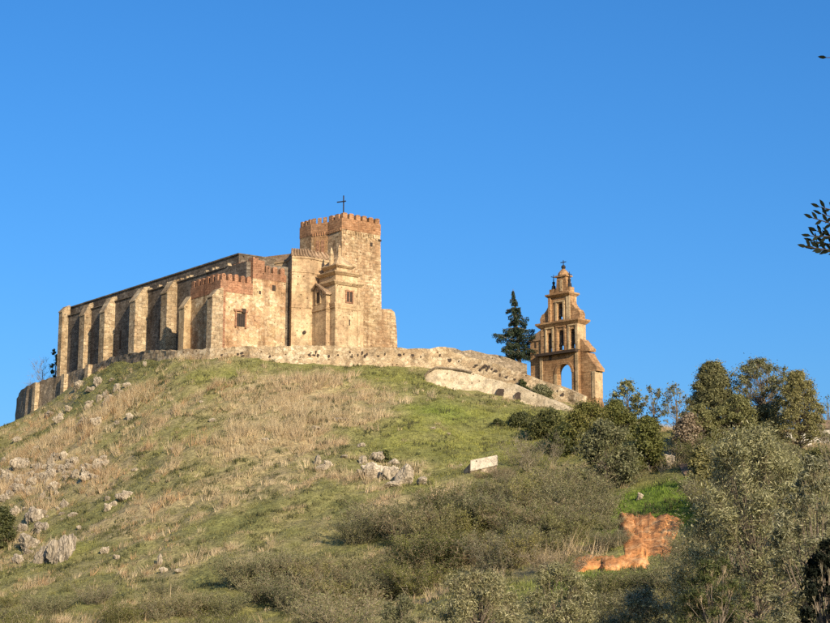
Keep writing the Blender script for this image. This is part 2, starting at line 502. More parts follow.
for p in [(0, 427, 258), (0, 450, 240), (0, 500, 210), (0, 560, 182), (0, 615, 152), (-110, 470, 250), (-110, 520, 215), (-110, 600, 165), (-220, 540, 240), (-220, 610, 190),
          (50, 425, 250), (100, 400, 238), (100, 450, 212), (100, 520, 184), (100, 600, 152), (150, 380, 226),
          (200, 400, 209), (200, 450, 192), (200, 520, 170), (200, 600, 146), (300, 400, 206), (300, 450, 188), (300, 520, 165), (300, 600, 142),
          (400, 400, 205), (400, 450, 185), (400, 520, 160), (400, 600, 136), (440, 400, 206), (500, 440, 190), (500, 500, 160), (500, 580, 130),
          (560, 450, 180), (560, 500, 156), (600, 412, 210), (600, 450, 178), (600, 500, 150), (600, 580, 124),
          (650, 436, 188), (650, 470, 160), (650, 510, 140), (650, 568, 126), (650, 600, 113), (700, 445, 165), (700, 480, 145), (700, 560, 119),
          (800, 447, 165), (800, 480, 140), (800, 560, 110), (900, 455, 165), (900, 500, 135), (900, 580, 105), (1000, 520, 150)]:
    pts.append(at(*p))
ip = at(342, 347, 240)
for q in [(-10, 250, 39.5), (-30, 262, 40.5), (-45, 285, 41.5), (-15, 280, 40), (0, 262, 38), (-55, 300, 40), (10, 255, 33),
          (18, 232, 30), (22, 245, 27), (35, 225, 21), (50, 210, 18), (70, 200, 15), (60, 250, 12), (30, 290, 18),
          (-40, 330, 30), (0, 320, 24), (-75, 320, 26), (-90, 280, 26), (-20, 380, 6), (50, 340, 4), (-100, 360, 6), (100, 260, 4), (110, 180, 8), (-130, 280, 8), (-120, 200, 6)]:
    pts.append(q)
for x in (-90, -55, -28, 0, 26, 45, 80):
    pts.append((x, 100, 0.9 if x < 20 else 1.6)); pts.append((x, 70, 0.15)); pts.append((x, 40, 0.0)); pts.append((x, 0, 0.0)); pts.append((x, -40, 0))
for a in range(0, 360, 20):
    pts.append((260 * math.sin(math.radians(a)), 180 + 300 * math.cos(math.radians(a)), 0))
PT = np.array(pts, float)
CQ = 5.0
def phi(r2):
    return np.sqrt(r2 + CQ * CQ)
_d = ((PT[:, None, :2] - PT[None, :, :2]) ** 2).sum(-1)
A = phi(_d) + np.eye(len(PT)) * -0.15
n_ = len(PT)
Pm = np.hstack([np.ones((n_, 1)), PT[:, :2] / 100])
K = np.zeros((n_ + 3, n_ + 3)); K[:n_, :n_] = A; K[:n_, n_:] = Pm; K[n_:, :n_] = Pm.T
SOL = np.linalg.solve(K, np.concatenate([PT[:, 2], np.zeros(3)]))
def h_smooth(x, y):
    x = np.asarray(x, float); y = np.asarray(y, float)
    sh = x.shape
    x = x.ravel(); y = y.ravel()
    out = np.empty(len(x))
    for i in range(0, len(x), 20000):
        xx, yy = x[i:i + 20000], y[i:i + 20000]
        d = (xx[:, None] - PT[None, :, 0]) ** 2 + (yy[:, None] - PT[None, :, 1]) ** 2
        out[i:i + 20000] = phi(d) @ SOL[:n_] + SOL[n_] + SOL[n_ + 1] * xx / 100 + SOL[n_ + 2] * yy / 100
    far = np.clip((np.hypot(x, y - 180) - 230) / 60, 0, 1)
    out = out * (1 - far)
    return out.reshape(sh)
def h(x, y):
    x = np.asarray(x, float); y = np.asarray(y, float)
    z = h_smooth(x, y)
    k = np.clip((y - 60) / 60, 0.15, 1) * np.clip((262 - y) / 30, 0.2, 1)
    return z + k * ((fbm(x, y, 0.12) - 0.5) * 1.6 + (fbm(x, y, 0.55, VN2) - 0.5) * 0.8 + (VN3(x * .8, y * .8) - .5) * .3)
def hz(x, y):
    return float(h(np.array([x]), np.array([y]))[0])
GY = np.arange(50, 300, 0.5)
def ground_at(px, py):
    d = ray(px, py)
    t = GY / d[1]
    z = CAM_Z + d[2] * t
    g = h(d[0] * t, GY)
    k = np.nonzero(g > z)[0]
    i = k[0] if len(k) else int(np.argmin(z - g))
    return np.array([d[0] * t[i], GY[i], g[i]])

# colour of the ground cover, by patches on the hill
SPOTS = []
def spot(px, py, r, kind, w=1.0):
    g = ground_at(px, py)
    SPOTS.append((g[0], g[1], r, kind, w))
for s_ in [(470, 420, 8, 'lush', 1), (500, 435, 8, 'lush', .9), (450, 445, 7, 'lush', .8), (520, 450, 7, 'lush', .7), (545, 425, 6, 'lush', .7), (440, 412, 3.5, 'vivid', .7), (430, 480, 5, 'lush', .4), (530, 410, 5, 'lush', .5),
           (650, 492, 6, 'vivid', 1.3), (665, 505, 6, 'vivid', 1.3), (635, 500, 4, 'vivid', 1.1), (620, 585, 5, 'vivid', 1.0), (600, 580, 4, 'vivid', .9), (75, 548, 3, 'lush', .8), (395, 440, 5, 'lush', .4), (380, 375, 6, 'lush', .5), (230, 372, 5, 'lush', .4),
           (240, 395, 8, 'dry', .9), (280, 410, 9, 'dry', .9), (330, 395, 8, 'dry', .8), (390, 410, 6, 'dry', .8), (200, 445, 7, 'dry', .7), (265, 440, 6, 'dry', .6), (180, 400, 7, 'dry', .5), (310, 450, 5, 'dry', .4), (430, 430, 3, 'dry', .5),
           (60, 450, 9, 'dry', .6), (70, 490, 7, 'dry', .9), (20, 470, 8, 'dry', .6), (110, 530, 6, 'dry', .5), (60, 575, 6, 'dry', .7), (90, 420, 7, 'dry', .6), (40, 430, 6, 'dry', .7), (250, 550, 4, 'dry', .4), (230, 480, 8, 'dry', .35), (150, 430, 8, 'dry', .4)]:
    spot(*s_)
def cover(x, y):
    """returns dryness, lushness and vivid greenness, each 0..1"""
    viv = np.zeros_like(np.asarray(x, float))
    n1 = fbm(x, y, 0.09, VN2); n2 = fbm(x, y, 0.35, VN3)
    dry = np.clip(0.34 + (n1 - 0.5) * 1.9 + (n2 - 0.5) * 1.7, 0, 1)
    lush = np.clip((fbm(x, y, 0.07, VN3) - 0.62) * 2.0, 0, 0.5)
    for sx, sy, r, k, w in SPOTS:
        g = w * np.exp(-((x - sx) ** 2 + (y - sy) ** 2) / (r * r))
        if k == 'vivid':
            viv = np.clip(viv + g, 0, 1)
        if k == 'dry':
            dry = np.clip(dry + g * 0.6, 0, 1)
        else:
            dry = np.clip(dry - g * 0.8, 0, 1); lush = np.clip(lush + g, 0, 1)
    lush = lush * np.clip(.55 + (fbm(x, y, .45, VN1, 3) - .4) * 2.2, .25, 1)
    return dry, np.maximum(lush, viv), viv
C_DRY = np.array([0.38, 0.295, 0.15]); C_GRN = np.array([0.20, 0.195, 0.065]); C_LUSH = np.array([0.255, 0.25, 0.062])

xs = np.concatenate([np.linspace(-2500, -300, 14), np.linspace(-260, -100, 17), np.arange(-96, 80, 0.7), np.linspace(84, 260, 20), np.linspace(300, 2500, 14)])
ys = np.concatenate([np.linspace(-600, -40, 8), np.linspace(-20, 85, 36), np.arange(86, 250, 0.7), np.linspace(252, 420, 60), np.linspace(460, 3500, 16)])
XX, YY = np.meshgrid(xs, ys)
ZZ = h(XX, YY)
nx, ny = len(xs), len(ys)
V = np.stack([XX.ravel(), YY.ravel(), ZZ.ravel()], 1)
ii = np.arange(nx * ny).reshape(ny, nx)
Fq = np.stack([ii[:-1, :-1].ravel(), ii[:-1, 1:].ravel(), ii[1:, 1:].ravel(), ii[1:, :-1].ravel()], 1)
dr, lu, vi = cover(V[:, 0], V[:, 1])
gc = C_GRN * (1 - dr[:, None]) + C_DRY * dr[:, None]
gc = gc * (1 - lu[:, None]) + C_LUSH * lu[:, None]
gc = gc * (1 - vi[:, None]) + np.array([0.15, 0.20, 0.03]) * vi[:, None]
gme = np_mesh('hillside', V, Fq, MAT['ground'], gc * 0.92, smooth=True)
tag(link('hillside', gme), 'grassy hillside below the castle church', None, None, 'structure')

# ------------------------------------------------------------------ the castle church
TC = at(342, 212, 240)
F = Frame(TC)
ZB = 36.5
cb = F.w(20, -6, ZB)
church = thing('castle_church', cb, 'ochre stone castle church with brick battlements and square tower on the hilltop', 'church')

def merlon_row_u(u0, u1, v0, v1, z0, z1, n, part, mat, fill=0.62, point=0.0):
    """merlons along u between u0 and u1"""
    st = (u1 - u0) / n
    for i in range(n):
        a = u0 + st * i + st * (1 - fill) / 2; b = a + st * fill
        m = MB()
        zt = z1 + random.uniform(-0.06, 0.06)
        m.uz(F, [(a, z0), (b, z0), (b, zt - point * 0.5), (b - (b - a) * .25, zt), (a + (b - a) * .25, zt), (a, zt - point * 0.5)], v0, v1)
        m.build('merlon', mat, part)
def merlon_row_v(v0, v1, u0, u1, z0, z1, n, part, mat, fill=0.62, point=0.0):
    st = (v1 - v0) / n
    for i in range(n):
        a = v0 + st * i + st * (1 - fill) / 2; b = a + st * fill
        m = MB()
        zt = z1 + random.uniform(-0.06, 0.06)
        m.vz(F, [(a, z0), (b, z0), (b, zt - point * 0.5), (b - (b - a) * .25, zt), (a + (b - a) * .25, zt), (a, zt - point * 0.5)], u0, u1)
        m.build('merlon', mat, part)

# --- nave: long wall receding to the left
VN = -13.0
zt_n = F.on_v(239, 253.5, VN + 0.9)[1]
u_far = F.on_v(67.5, 305, VN + 0.9)[0]
u_near = F.on_v(239, 253.5, VN + 0.9)[0]
zt_l = zt_n - 1.75
m = MB()
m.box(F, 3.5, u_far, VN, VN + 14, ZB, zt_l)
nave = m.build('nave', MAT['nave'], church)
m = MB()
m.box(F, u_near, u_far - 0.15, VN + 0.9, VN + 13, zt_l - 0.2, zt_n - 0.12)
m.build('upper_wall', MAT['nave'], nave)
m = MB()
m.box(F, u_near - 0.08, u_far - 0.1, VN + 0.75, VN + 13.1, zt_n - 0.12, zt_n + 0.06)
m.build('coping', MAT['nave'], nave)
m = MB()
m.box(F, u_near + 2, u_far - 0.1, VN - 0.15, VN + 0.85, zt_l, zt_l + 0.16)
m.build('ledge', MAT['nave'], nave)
for i, px in enumerate((143, 150, 159.5, 168, 181, 187, 190.5, 206, 213, 216, 228)):    # pale stones left on the ledge
    u_, _ = F.on_v(px, 285, VN)
    m = MB()
    w_ = random.uniform(0.2, 0.4)
    m.uz(F, [(u_ - w_, zt_l + .13), (u_ + w_, zt_l + .13), (u_ + w_ * .7, zt_l + .38), (u_ - w_ * .3, zt_l + .5)], VN - 0.18, VN + 0.4)
    m.build('ledge_stone', MAT['butt'], nave)
m = MB()
for px in (160, 121):
    u_, _ = F.on_v(px, 320, VN)
    m.box(F, u_ - .3, u_ + .3, VN - 0.02, VN + 0.3, ZB + 7.5, ZB + 10.3)
    m.build('window', MAT['dark'], nave); m = MB()

def buttress(px_a, py_top, py_out, v_wall, p, t, mat, u_fix=None, py_mid=320):
    u0 = F.on_v(px_a, py_mid, v_wall - p)[0] if u_fix is None else u_fix
    z_in = F.on_v(px_a, py_top, v_wall - p * .4)[1]
    z_out = F.on_v(px_a, py_out, v_wall - p)[1]
    m = MB()
    vs = [v_wall + 0.3, v_wall - p]
    m.vz(F, [(v_wall + 0.3, ZB), (v_wall - p - 0.12, ZB), (v_wall - p, z_out - 1.5), (v_wall - p, z_out), (v_wall - p * .35, z_in), (v_wall + 0.3, z_in + .25)], u0, u0 + t)
    b = m.build('buttress', mat, church)
    m = MB()
    m.vz(F, [(v_wall - p - .1, z_out - .02), (v_wall - p * .35, z_in + .0), (v_wall + .2, z_in + .25), (v_wall + .2, z_in + .4), (v_wall - p * .35, z_in + .17), (v_wall - p - .1, z_out + .16)], u0 - .06, u0 + t + .06)
    m.build('sloped_cap', mat, b)
    return u0
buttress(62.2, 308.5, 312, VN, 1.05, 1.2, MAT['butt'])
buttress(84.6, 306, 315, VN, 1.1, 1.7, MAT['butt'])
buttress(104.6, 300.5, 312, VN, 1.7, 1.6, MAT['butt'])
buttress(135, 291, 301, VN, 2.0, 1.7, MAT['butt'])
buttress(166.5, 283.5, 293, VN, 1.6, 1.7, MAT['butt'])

# --- first brick-crowned chapel (lower) and second (taller)
UA = 3.0
V1, zc1 = F.on_u(221, 272.5, UA)
V1b, _ = F.on_u(253, 275, UA)
V1c, _ = F.on_u(286, 275, UA)
u1_back = F.on_v(191, 285, V1)[0]
zp1 = zc1 - 0.95
zbr1 = F.on_u(221, 291, UA)[1]
m = MB()
m.box(F, UA, u1_back, V1, V1b + 0.5, ZB, zbr1)
ch1 = m.build('lower_chapel', MAT['rubble'], church)
m = MB()
m.box(F, UA - 0.05, u1_back + .05, V1 - 0.05, V1b - 0.02, zbr1, zp1)
par = m.build('brick_parapet', MAT['brick'], ch1)
m = MB(); m.box(F, UA + .6, UA + .9, V1 + .6, V1b - .1, zp1 - .1, zc1 - .3); m.build('gap_shade_back', MAT['dark'], ch1)  # added dark backing that puts shade into the merlon gaps
m = MB(); m.box(F, UA + 1.0, u1_back - .1, V1 + .6, V1 + .9, zp1 - .1, zc1 - .3); m.build('gap_shade_back', MAT['dark'], ch1)  # same added shade backing along the side row
merlon_row_v(V1 - .05, V1b - .1, UA - .05, UA + .5, zp1, zc1, 5, ch1, MAT['brick'], 0.62, 0.35)
merlon_row_u(UA + .5, u1_back, V1 - .05, V1 + .5, zp1, zc1, 6, ch1, MAT['brick'], 0.62, 0.3)
# barred window with surround
va, za = F.on_u(236.3, 313, UA); vb, zb_ = F.on_u(244.5, 327, UA)
m = MB(); m.box(F, UA - 0.05, UA + .2, va, vb, zb_, za)
win = m.build('window', MAT['dark'], ch1)
m = MB()
m.box(F, UA - 0.18, UA + .1, va - .22, va, zb_ - .2, za + .25); m.box(F, UA - 0.18, UA + .1, vb, vb + .22, zb_ - .2, za + .25)
m.box(F, UA - 0.25, UA + .1, va - .4, vb + .4, za + .25, za + .5)
m.build('frame', MAT['brick'], win)
m = MB()
for k in range(4):
    q = va + (vb - va) * (k + .5) / 4
    m.box(F, UA - .1, UA - .05, q - .035, q + .035, zb_, za)
m.build('bar', MAT['iron'], win)
vq, zq = F.on_u(243, 311.5, UA)
m = MB(); m.box(F, UA - .3, UA + .05, vq - .25, vq + .3, zq - .2, zq + .35); m.build('lantern_bracket', MAT['dark'], ch1)
# brick quoin and red vertical bands
m = MB(); m.box(F, UA - .06, UA + .1, V1 - .06, V1 + .75, ZB, zbr1 - .03); m.build('quoin', MAT['brick'], ch1)

zc2 = F.on_u(254, 257, UA)[1]; zc2b = F.on_u(272, 266.5, UA)[1]; zbr2 = F.on_u(254, 278, UA)[1]
zp2 = zc2b - 0.95
u2_back = F.on_v(232, 270, V1b)[0]
m = MB(); m.box(F, UA + .02, u2_back, V1b, V1c, ZB, zbr2)
ch2 = m.build('upper_chapel', MAT['rubble'], church)
m = MB(); m.box(F, UA - 0.04, u2_back + .05, V1b - .04, V1c + .04, zbr2, zp2); m.build('brick_parapet', MAT['brick'], ch2)
vm1, _ = F.on_u(264.5, 265, UA)
m = MB(); m.box(F, UA - .06, UA + 1.0, V1b - .06, V1b + .8, zp2, zc2); m.build('corner_merlon', MAT['brick'], ch2)
m = MB(); m.box(F, UA - .05, UA + .9, V1b + .8, vm1, zp2, zc2 - .35); m.build('corner_merlon', MAT['brick'], ch2)
m = MB(); m.box(F, UA + .6, UA + .9, vm1, V1c - .1, zp2 - .1, zc2b - .25); m.build('gap_shade_back', MAT['dark'], ch2)  # dark strip added as the shade seen through the gaps
merlon_row_v(vm1, V1c, UA - .04, UA + .5, zp2, zc2b, 3, ch2, MAT['brick'], .6, .3)
m = MB(); m.box(F, UA + 1.0, u2_back, V1b - .05, V1b + .45, zp2, zc2 - 1.0); m.build('side_parapet', MAT['brick'], ch2)
merlon_row_u(UA + 1.1, u2_back, V1b - .05, V1b + .45, zc2 - 1.0, zc2 - .2, 4, ch2, MAT['brick'], .6, .2)
for px, py, w_, h_ in ((274, 288, .55, .75), (260, 292.5, .3, .45)):
    v_, z_ = F.on_u(px, py, UA)
    m = MB(); m.box(F, UA - .02, UA + .2, v_ - w_ / 2, v_ + w_ / 2, z_ - h_ / 2, z_ + h_ / 2); m.build('window', MAT['dark'], ch2)
# corner buttresses of the lower chapel
zb7 = F.on_v(215, 291, V1)[1]
buttress(184.2, 298.5, 308, V1 + 0.6, 1.6, 1.4, MAT['belfry_pale'])
buttress(212, 291.5, 297, V1, 1.35, 1.3, MAT['butt'])
# the lit brick-and-stone block linking chapel and nave
m = MB(); m.box(F, u1_back, u1_back + 5.0, V1 + 1.6, VN + .3, ZB, zbr1 - 1.2)
m.build('side_aisle', MAT['nave'], church)

# --- apse wall between chapel and tower
def plan(pxs, py):
    return [tuple(at(p, py, Y)[:2]) for p, Y in pxs]
ap = plan([(286.5, 240.5), (291.5, 237.6), (309.5, 238.3), (334, 241.5)], 300)
back = F.w(12, 1.5, 0)[:2]; back2 = F.w(12, -8.0, 0)[:2]
poly = ap + [back, back2]
za_top = at(300, 258, 238)[2]
m = MB(); m.prism([(x, y, ZB) for x, y in poly], [(x, y, za_top) for x, y in poly])
apse = m.build('apse', MAT['plaster'], church)
def grow(poly, d):
    c = np.mean(poly, 0)
    return [tuple(np.array(p) + (np.array(p) - c) / np.linalg.norm(np.array(p) - c) * d) for p in poly]
pg = grow(poly, .14)
m = MB(); m.prism([(x, y, za_top - .05) for x, y in pg], [(x, y, za_top + .2) for x, y in pg]); m.build('cornice', MAT['plaster'], apse)
zr = at(300, 248.5, 238)[2]
pin = grow(poly, -.9)
m = MB(); m.prism([(x, y, za_top + .2) for x, y in grow(poly, .05)], [(x, y, zr) for x, y in pin]); m.build('brick_roof', MAT['tile'], apse)
for py in (271.5, 307):
    zz = at(300, py, 238)[2]
    m = MB(); m.prism([(x, y, zz - .12) for x, y in grow(poly, .09)], [(x, y, zz + .1) for x, y in grow(poly, .09)]); m.build('string_course', MAT['plaster'], apse)
for px, py in ((304.5, 332),):
    p = at(px, py, 237.8)
    m = MB(); m.tube([(p[0], p[1] - .02, p[2]), (p[0], p[1] + .6, p[2])], [.22, .22], 8); m.build('opening', MAT['dark'], apse)
# sloping brick ridges on the apse roof
for i in range(13):
    t = i / 12
    a0 = np.array(ap[1]) * (1 - t) + np.array(ap[2]) * t if i < 7 else np.array(ap[2]) * (1 - (i - 6) / 6) + np.array(ap[3]) * ((i - 6) / 6)
    if i < 7:
        t = i / 6; a0 = np.array(ap[1]) * (1 - t) + np.array(ap[2]) * t
    c = np.mean(poly, 0); dvec = (c - a0) / np.linalg.norm(c - a0)
    e = a0 + dvec * .75
    m = MB(); m.tube([(a0[0], a0[1], za_top + .25), (e[0], e[1], zr + .05)], [.17, .17], 5); m.build('roof_ridge', MAT['tile'], apse)

# --- tower
vr = F.on_u(380.5, 218.5, 0)[0]
zt = TC[2]
zp = zt - 0.8
p1 = np.array(F.w(F.on_v(328, 217, 0)[0], 0, 0)[:2])
u_p1 = F.on_v(328, 217, 0)[0]
Y1 = p1[1]
p2 = at(311.5, 217.5, Y1 + 1.2)[:2]
f2 = (np.dot(p2 - F.o, F.u), np.dot(p2 - F.o, F.v))
u_p3 = F.on_v(300, 219.5, f2[1])[0]
tp_uv = [(0, 0), (0, vr), (u_p3, vr), (u_p3, f2[1]), (f2[0], f2[1]), (u_p1, 0)]
def twplan(grow_=0.0):
    c = (u_p3 / 2, vr / 2)
    return [(u + (grow_ if u > c[0] else -grow_), v + (grow_ if v > c[1] else -grow_)) for u, v in tp_uv]
zbk = F.on_u(342, 229, 0)[1]
m = MB(); m.prism([F.w(u * 1.0 - (.12 if u == 0 else 0), v + (.35 if v == vr else -(.1 if v == 0 else 0)), ZB) for u, v in tp_uv], [F.w(u, v, zbk) for u, v in tp_uv])
tower = m.build('tower', MAT['tower'], church)
m = MB(); m.prism([F.w(u, v, zbk) for u, v in twplan(.03)], [F.w(u, v, zp) for u, v in twplan(.03)]); crown = m.build('brick_parapet', MAT['brick_tower'], tower)
merlon_row_v(-.03, vr + .03, -.03, .5, zp, zt, 6, tower, MAT['brick_tower'], .66, .15)
merlon_row_u(.5, u_p1, -.03, .45, zp, zt - .02, 2, tower, MAT['brick_tower'], .66, .12)
n_p = 3
for i in range(n_p):      # merlons of the receding middle face
    t0, t1 = (i + .15) / n_p, (i + .85) / n_p
    A_ = np.array([u_p1, 0]) * (1 - t0) + np.array(f2) * t0; B_ = np.array([u_p1, 0]) * (1 - t1) + np.array(f2) * t1
    m = MB(); pl = [A_, B_, B_ + (.4, .25), A_ + (.4, .25)]
    m.prism([F.w(a, b, zp) for a, b in pl], [F.w(a, b, zt - .03) for a, b in pl]); m.build('merlon', MAT['brick_tower'], tower)
merlon_row_u(f2[0], u_p3, f2[1] - .03, f2[1] + .45, zp, zt - .02, 3, tower, MAT['brick_tower'], .64, .12)
merlon_row_v(f2[1], vr, u_p3 - .45, u_p3, zp, zt, 6, tower, MAT['brick_tower'], .64, .12)
merlon_row_u(.5, u_p3 - .5, vr - .45, vr, zp, zt, 5, tower, MAT['brick_tower'], .64, .12)
# dentil frieze under the battlements
zf = F.on_v(335, 231, 0)[1]
nd_ = 9
for i in range(nd_):
    u_ = .25 + (u_p1 - .5) * i / (nd_ - 1)
    m = MB(); m.box(F, u_ - .13, u_ + .13, -.16, .1, zf - .2, zf + .2); m.build('corbel', MAT['brick_tower'], tower)
for i in range(7):
    t = (i + .5) / 7
    A_ = np.array([u_p1, 0]) * (1 - t) + np.array(f2) * t
    m = MB(); m.box(F, A_[0] - .15, A_[0] + .13, A_[1] - .1, A_[1] + .3, zf - .2, zf + .2); m.build('corbel', MAT['brick_tower'], tower)
zfr = F.on_u(345, 231.5, 0)[1]
for i in range(15):
    v_ = .3 + (vr - .6) * i / 14
    m = MB(); m.box(F, -.13, .1, v_ - .1, v_ + .1, zfr - .3 - (.25 if i % 2 else 0), zfr + .1); m.build('corbel', MAT['tower'], tower)
for px, py, w_, h_ in ((371, 244.5, .35, .5), (379.5, 240.5, .5, .25)):
    v_, z_ = F.on_u(px, py, 0)
    m = MB(); m.box(F, -.12, .2, v_ - w_ / 2, v_ + w_ / 2, z_ - h_ / 2, z_ + h_ / 2); m.build('opening', MAT['dark'], tower)
# brick skin on the middle face
A_ = np.array([u_p1, 0]) * .98 + np.array(f2) * .02; B_ = np.array([u_p1, 0]) * .16 + np.array(f2) * .84
off = np.array([-.05, -.035])
m = MB(); pl = [A_ + off, B_ + off, B_ + (.3, .2), A_ + (.3, .2)]
m.prism([F.w(a, b, zf - 6.5) for a, b in pl], [F.w(a, b, zf - .3) for a, b in pl]); m.build('brick_panel', MAT['belfry'], tower)
for t0, t1 in ((.2, .4), (.5, .7)):
    A_ = np.array([u_p1, 0]) * (1 - t0) + np.array(f2) * t0; B_ = np.array([u_p1, 0]) * (1 - t1) + np.array(f2) * t1
    off = np.array([-.1, -.07])
    m = MB(); pl = [A_ + off, B_ + off, B_ + (.3, .2), A_ + (.3, .2)]
    m.prism([F.w(a, b, zf - 2.9) for a, b in pl], [F.w(a, b, zf - .9) for a, b in pl]); m.build('brick_panel', MAT['brick'], tower)
# stone step where the tower meets the portal roof, iron cross in the middle of the roof
cc = F.w(u_p3 / 2, vr / 2, 0)
m = MB(); m.box(F, u_p3 / 2 - 1.6, u_p3 / 2 + 1.6, vr / 2 - 1.6, vr / 2 + 1.6, zp - .4, zp + .3); m.build('roof_cap', MAT['tile'], tower)
m = MB(); m.box(F, .62, 1.0, .5, vr - .5, zp - .1, zt - .22); m.build('gap_shade_back', MAT['dark'], tower)  # added dark strip, stands in for shade between the tower merlons
Yc = cc[1]
zx = at(341.3, 195.5, Yc)[2]; zx0 = at(341.3, 214, Yc)[2]; xa = at(337, 201, Yc); xb = at(346, 202.5, Yc)
m = MB()
m.tube([(cc[0], cc[1], zp), (cc[0], cc[1], zx)], [.1, .09], 6)
zc_ = (xa[2] + xb[2]) / 2
m.tube([(xa[0], Yc + .35, zc_ + .02), (xb[0], Yc - .35, zc_ + .02)], [.085, .085], 6)
m.build('cross', MAT['iron'], tower)
# low ruined stub beside the tower
va = F.on_u(377, 330, 1.2)[0]; vb = F.on_u(397, 340, 1.2)[0]; vb2 = F.on_u(394.5, 313, 1.2)[0]; zs = F.on_u(388, 309.5, 1.2)[1]
m = MB(); m.vz(F, [(va, ZB), (vb + .25, ZB), (vb, zs - 3.2), (vb2 + .2, zs - .9), (vb2, zs - .25), (vb2 - .6, zs + .1), (va, zs - .1)], 1.2, 5.5)
m.build('ruined_wall', MAT['tower'], church)

# --- portal turret (baroque) in front of the tower
UP = -3.2
vA = F.on_u(335, 300, UP)[0]; vB = F.on_u(360, 300, UP)[0]; vB2 = F.on_u(365.5, 320, UP)[0]
uB = F.on_v(322, 300, vA)[0]
z1 = F.on_u(335, 281.5, UP)[1]; z0 = F.on_u(335, 303, UP)[1]; z2 = F.on_u(335, 271, UP)[1]; z3 = F.on_u(335, 263.5, UP)[1]; z4 = at(337, 255.5, 240)[2]
m = MB(); m.box(F, UP, 1.0, vA, vB, ZB, z1)
m.box(F, UP + .5, 1.2, vB, vB2, ZB, F.on_u(362, 296, UP)[1])
po = m.build('portal_turret', MAT['plaster'], church)
def corn(z, d, t, ua=UP, va_=None, vb_=None, ub=None):
    m = MB(); va__ = vA if va_ is None else va_; vb__ = vB if vb_ is None else vb_; ub_ = 1.0 if ub is None else ub
    a, b_, c, e = (ua, ub_, va__, vb__)
    pl0 = [(a - d * .3, c - d * .3), (a - d * .3, e + d * .3), (b_, e + d * .3), (b_, c - d * .3)]
    pl1 = [(a - d, c - d), (a - d, e + d), (b_, e + d), (b_, c - d)]
    m.prism([F.w(u, v, z - t) for u, v in pl0], [F.w(u, v, z) for u, v in pl1])
    m.prism([F.w(u, v, z + .002) for u, v in pl1], [F.w(u, v, z + .13) for u, v in pl1])
    m.build('cornice', MAT['plaster'], po)
corn(z1, .42, .35)
corn(z0, .16, .3)
corn(F.on_u(335, 307, UP)[1], .14, .16)
m = MB(); m.box(F, UP + .25, .9, vA + .25, vB - .25, z1, z2 - .2); m.build('drum', MAT['plaster'], po)
corn(z2 - .05, .5, .3, UP + .25, vA + .25, vB - .25, .9)
vc = (vA + vB) / 2
m = MB(); m.box(F, UP + .8, .7, vA + .8, vB - .9, z2, z3 - .15); m.build('drum', MAT['plaster'], po)
corn(z3, .45, .25, UP + .8, vA + .8, vB - .9, .7)
um = (UP + .75) / 2
m = MB()
pl = [(UP + .5, vA + .5), (UP + .5, vB - .6), (.7, vB - .6), (.7, vA + .5)]
m.prism([F.w(u, v, z3 + .14) for u, v in pl], [F.w(um + (u - um) * .25, vc + (v - vc) * .25, z4 - .55) for u, v in pl]); m.build('stepped_roof', MAT['plaster'], po)
ft = F.w(um, vc, 0)
m = MB(); m.tube([(ft[0], ft[1], z4 - .7), (ft[0], ft[1], z4 + .1), (ft[0], ft[1], z4 + .5), (ft[0], ft[1], z4 + 1.1)], [.3, .22, .28, .05], 8); m.build('finial', MAT['plaster'], po)
pw = at(331.5, 252, F.w(um, vc - 1.5, 0)[1])
m = MB(); m.tube([(pw[0], pw[1], z3), (pw[0], pw[1], z3 + 1.7), (pw[0], pw[1], z3 + 2.6)], [.35, .3, .05], 7); m.build('pinnacle', MAT['plaster'], po)
m = MB()
v0_, zA = F.on_u(346.5, 291.5, UP); v1_, zB2 = F.on_u(352, 302.5, UP)
m.box(F, UP - .03, UP + .2, v0_, v1_, zB2, zA); wn_ = m.build('window', MAT['dark'], po)
m = MB()
for (a, b_, c, e) in ((v0_ - .18, v0_, zB2 - .18, zA + .18), (v1_, v1_ + .18, zB2 - .18, zA + .18), (v0_, v1_, zA, zA + .18), (v0_, v1_, zB2 - .18, zB2)):
    m.box(F, UP - .12, UP + .1, a, b_, c, e)
m.box(F, UP - .06, UP, (v0_ + v1_) / 2 - .05, (v0_ + v1_) / 2 + .05, zB2, zA)
m.build('frame', MAT['brick'], wn_)
v_, z_ = F.on_u(349.5, 322.5, UP)
m = MB(); m.box(F, UP - .02, UP + .2, v_ - .1, v_ + .1, z_ - .4, z_ + .4); m.build('slit', MAT['dark'], po)
for vv in (vA + .2, vB - .25):
    m = MB(); m.box(F, UP - .1, UP + .1, vv - .18, vv + .18, ZB, z1 - .36); m.build('pilaster', MAT['plaster'], po)
# gabled stair turret on the left of the portal
UT = UP + 1.2
vT1 = F.on_u(331, 310, UT)[0]; vT0 = F.on_u(326, 310, UT)[0]
uT = F.on_v(308.3, 310, vT0)[0]
zg = F.on_v(317, 285.5, vT0)[1]; ze = F.on_v(326, 291, vT0)[1]; zl = F.on_v(317, 310.5, vT0)[1]
m = MB(); um_ = (UT + uT) / 2
m.uz(F, [(UT, ZB), (uT, ZB), (uT, ze - .3), (um_, zg), (UT, ze - .3)], vT0, vA + 1.5)
gt = m.build('stair_turret', MAT['plaster'], church)
m = MB(); m.box(F, UT - .12, uT + .12, vT0 - .12, vA + 1.5, zl - .12, zl + .1); m.build('cornice', MAT['plaster'], gt)
m = MB()
m.uz(F, [(UT - .35, ze - .5), (UT - .35, ze - .25), (um_, zg + .28), (uT + .35, ze - .25), (uT + .35, ze - .5), (um_, zg + .03)], vT0 - .3, vA + 1.5)
m.build('gable_roof', MAT['tile'], gt)
u_, z_ = F.on_v(318.3, 297.5, vT0)
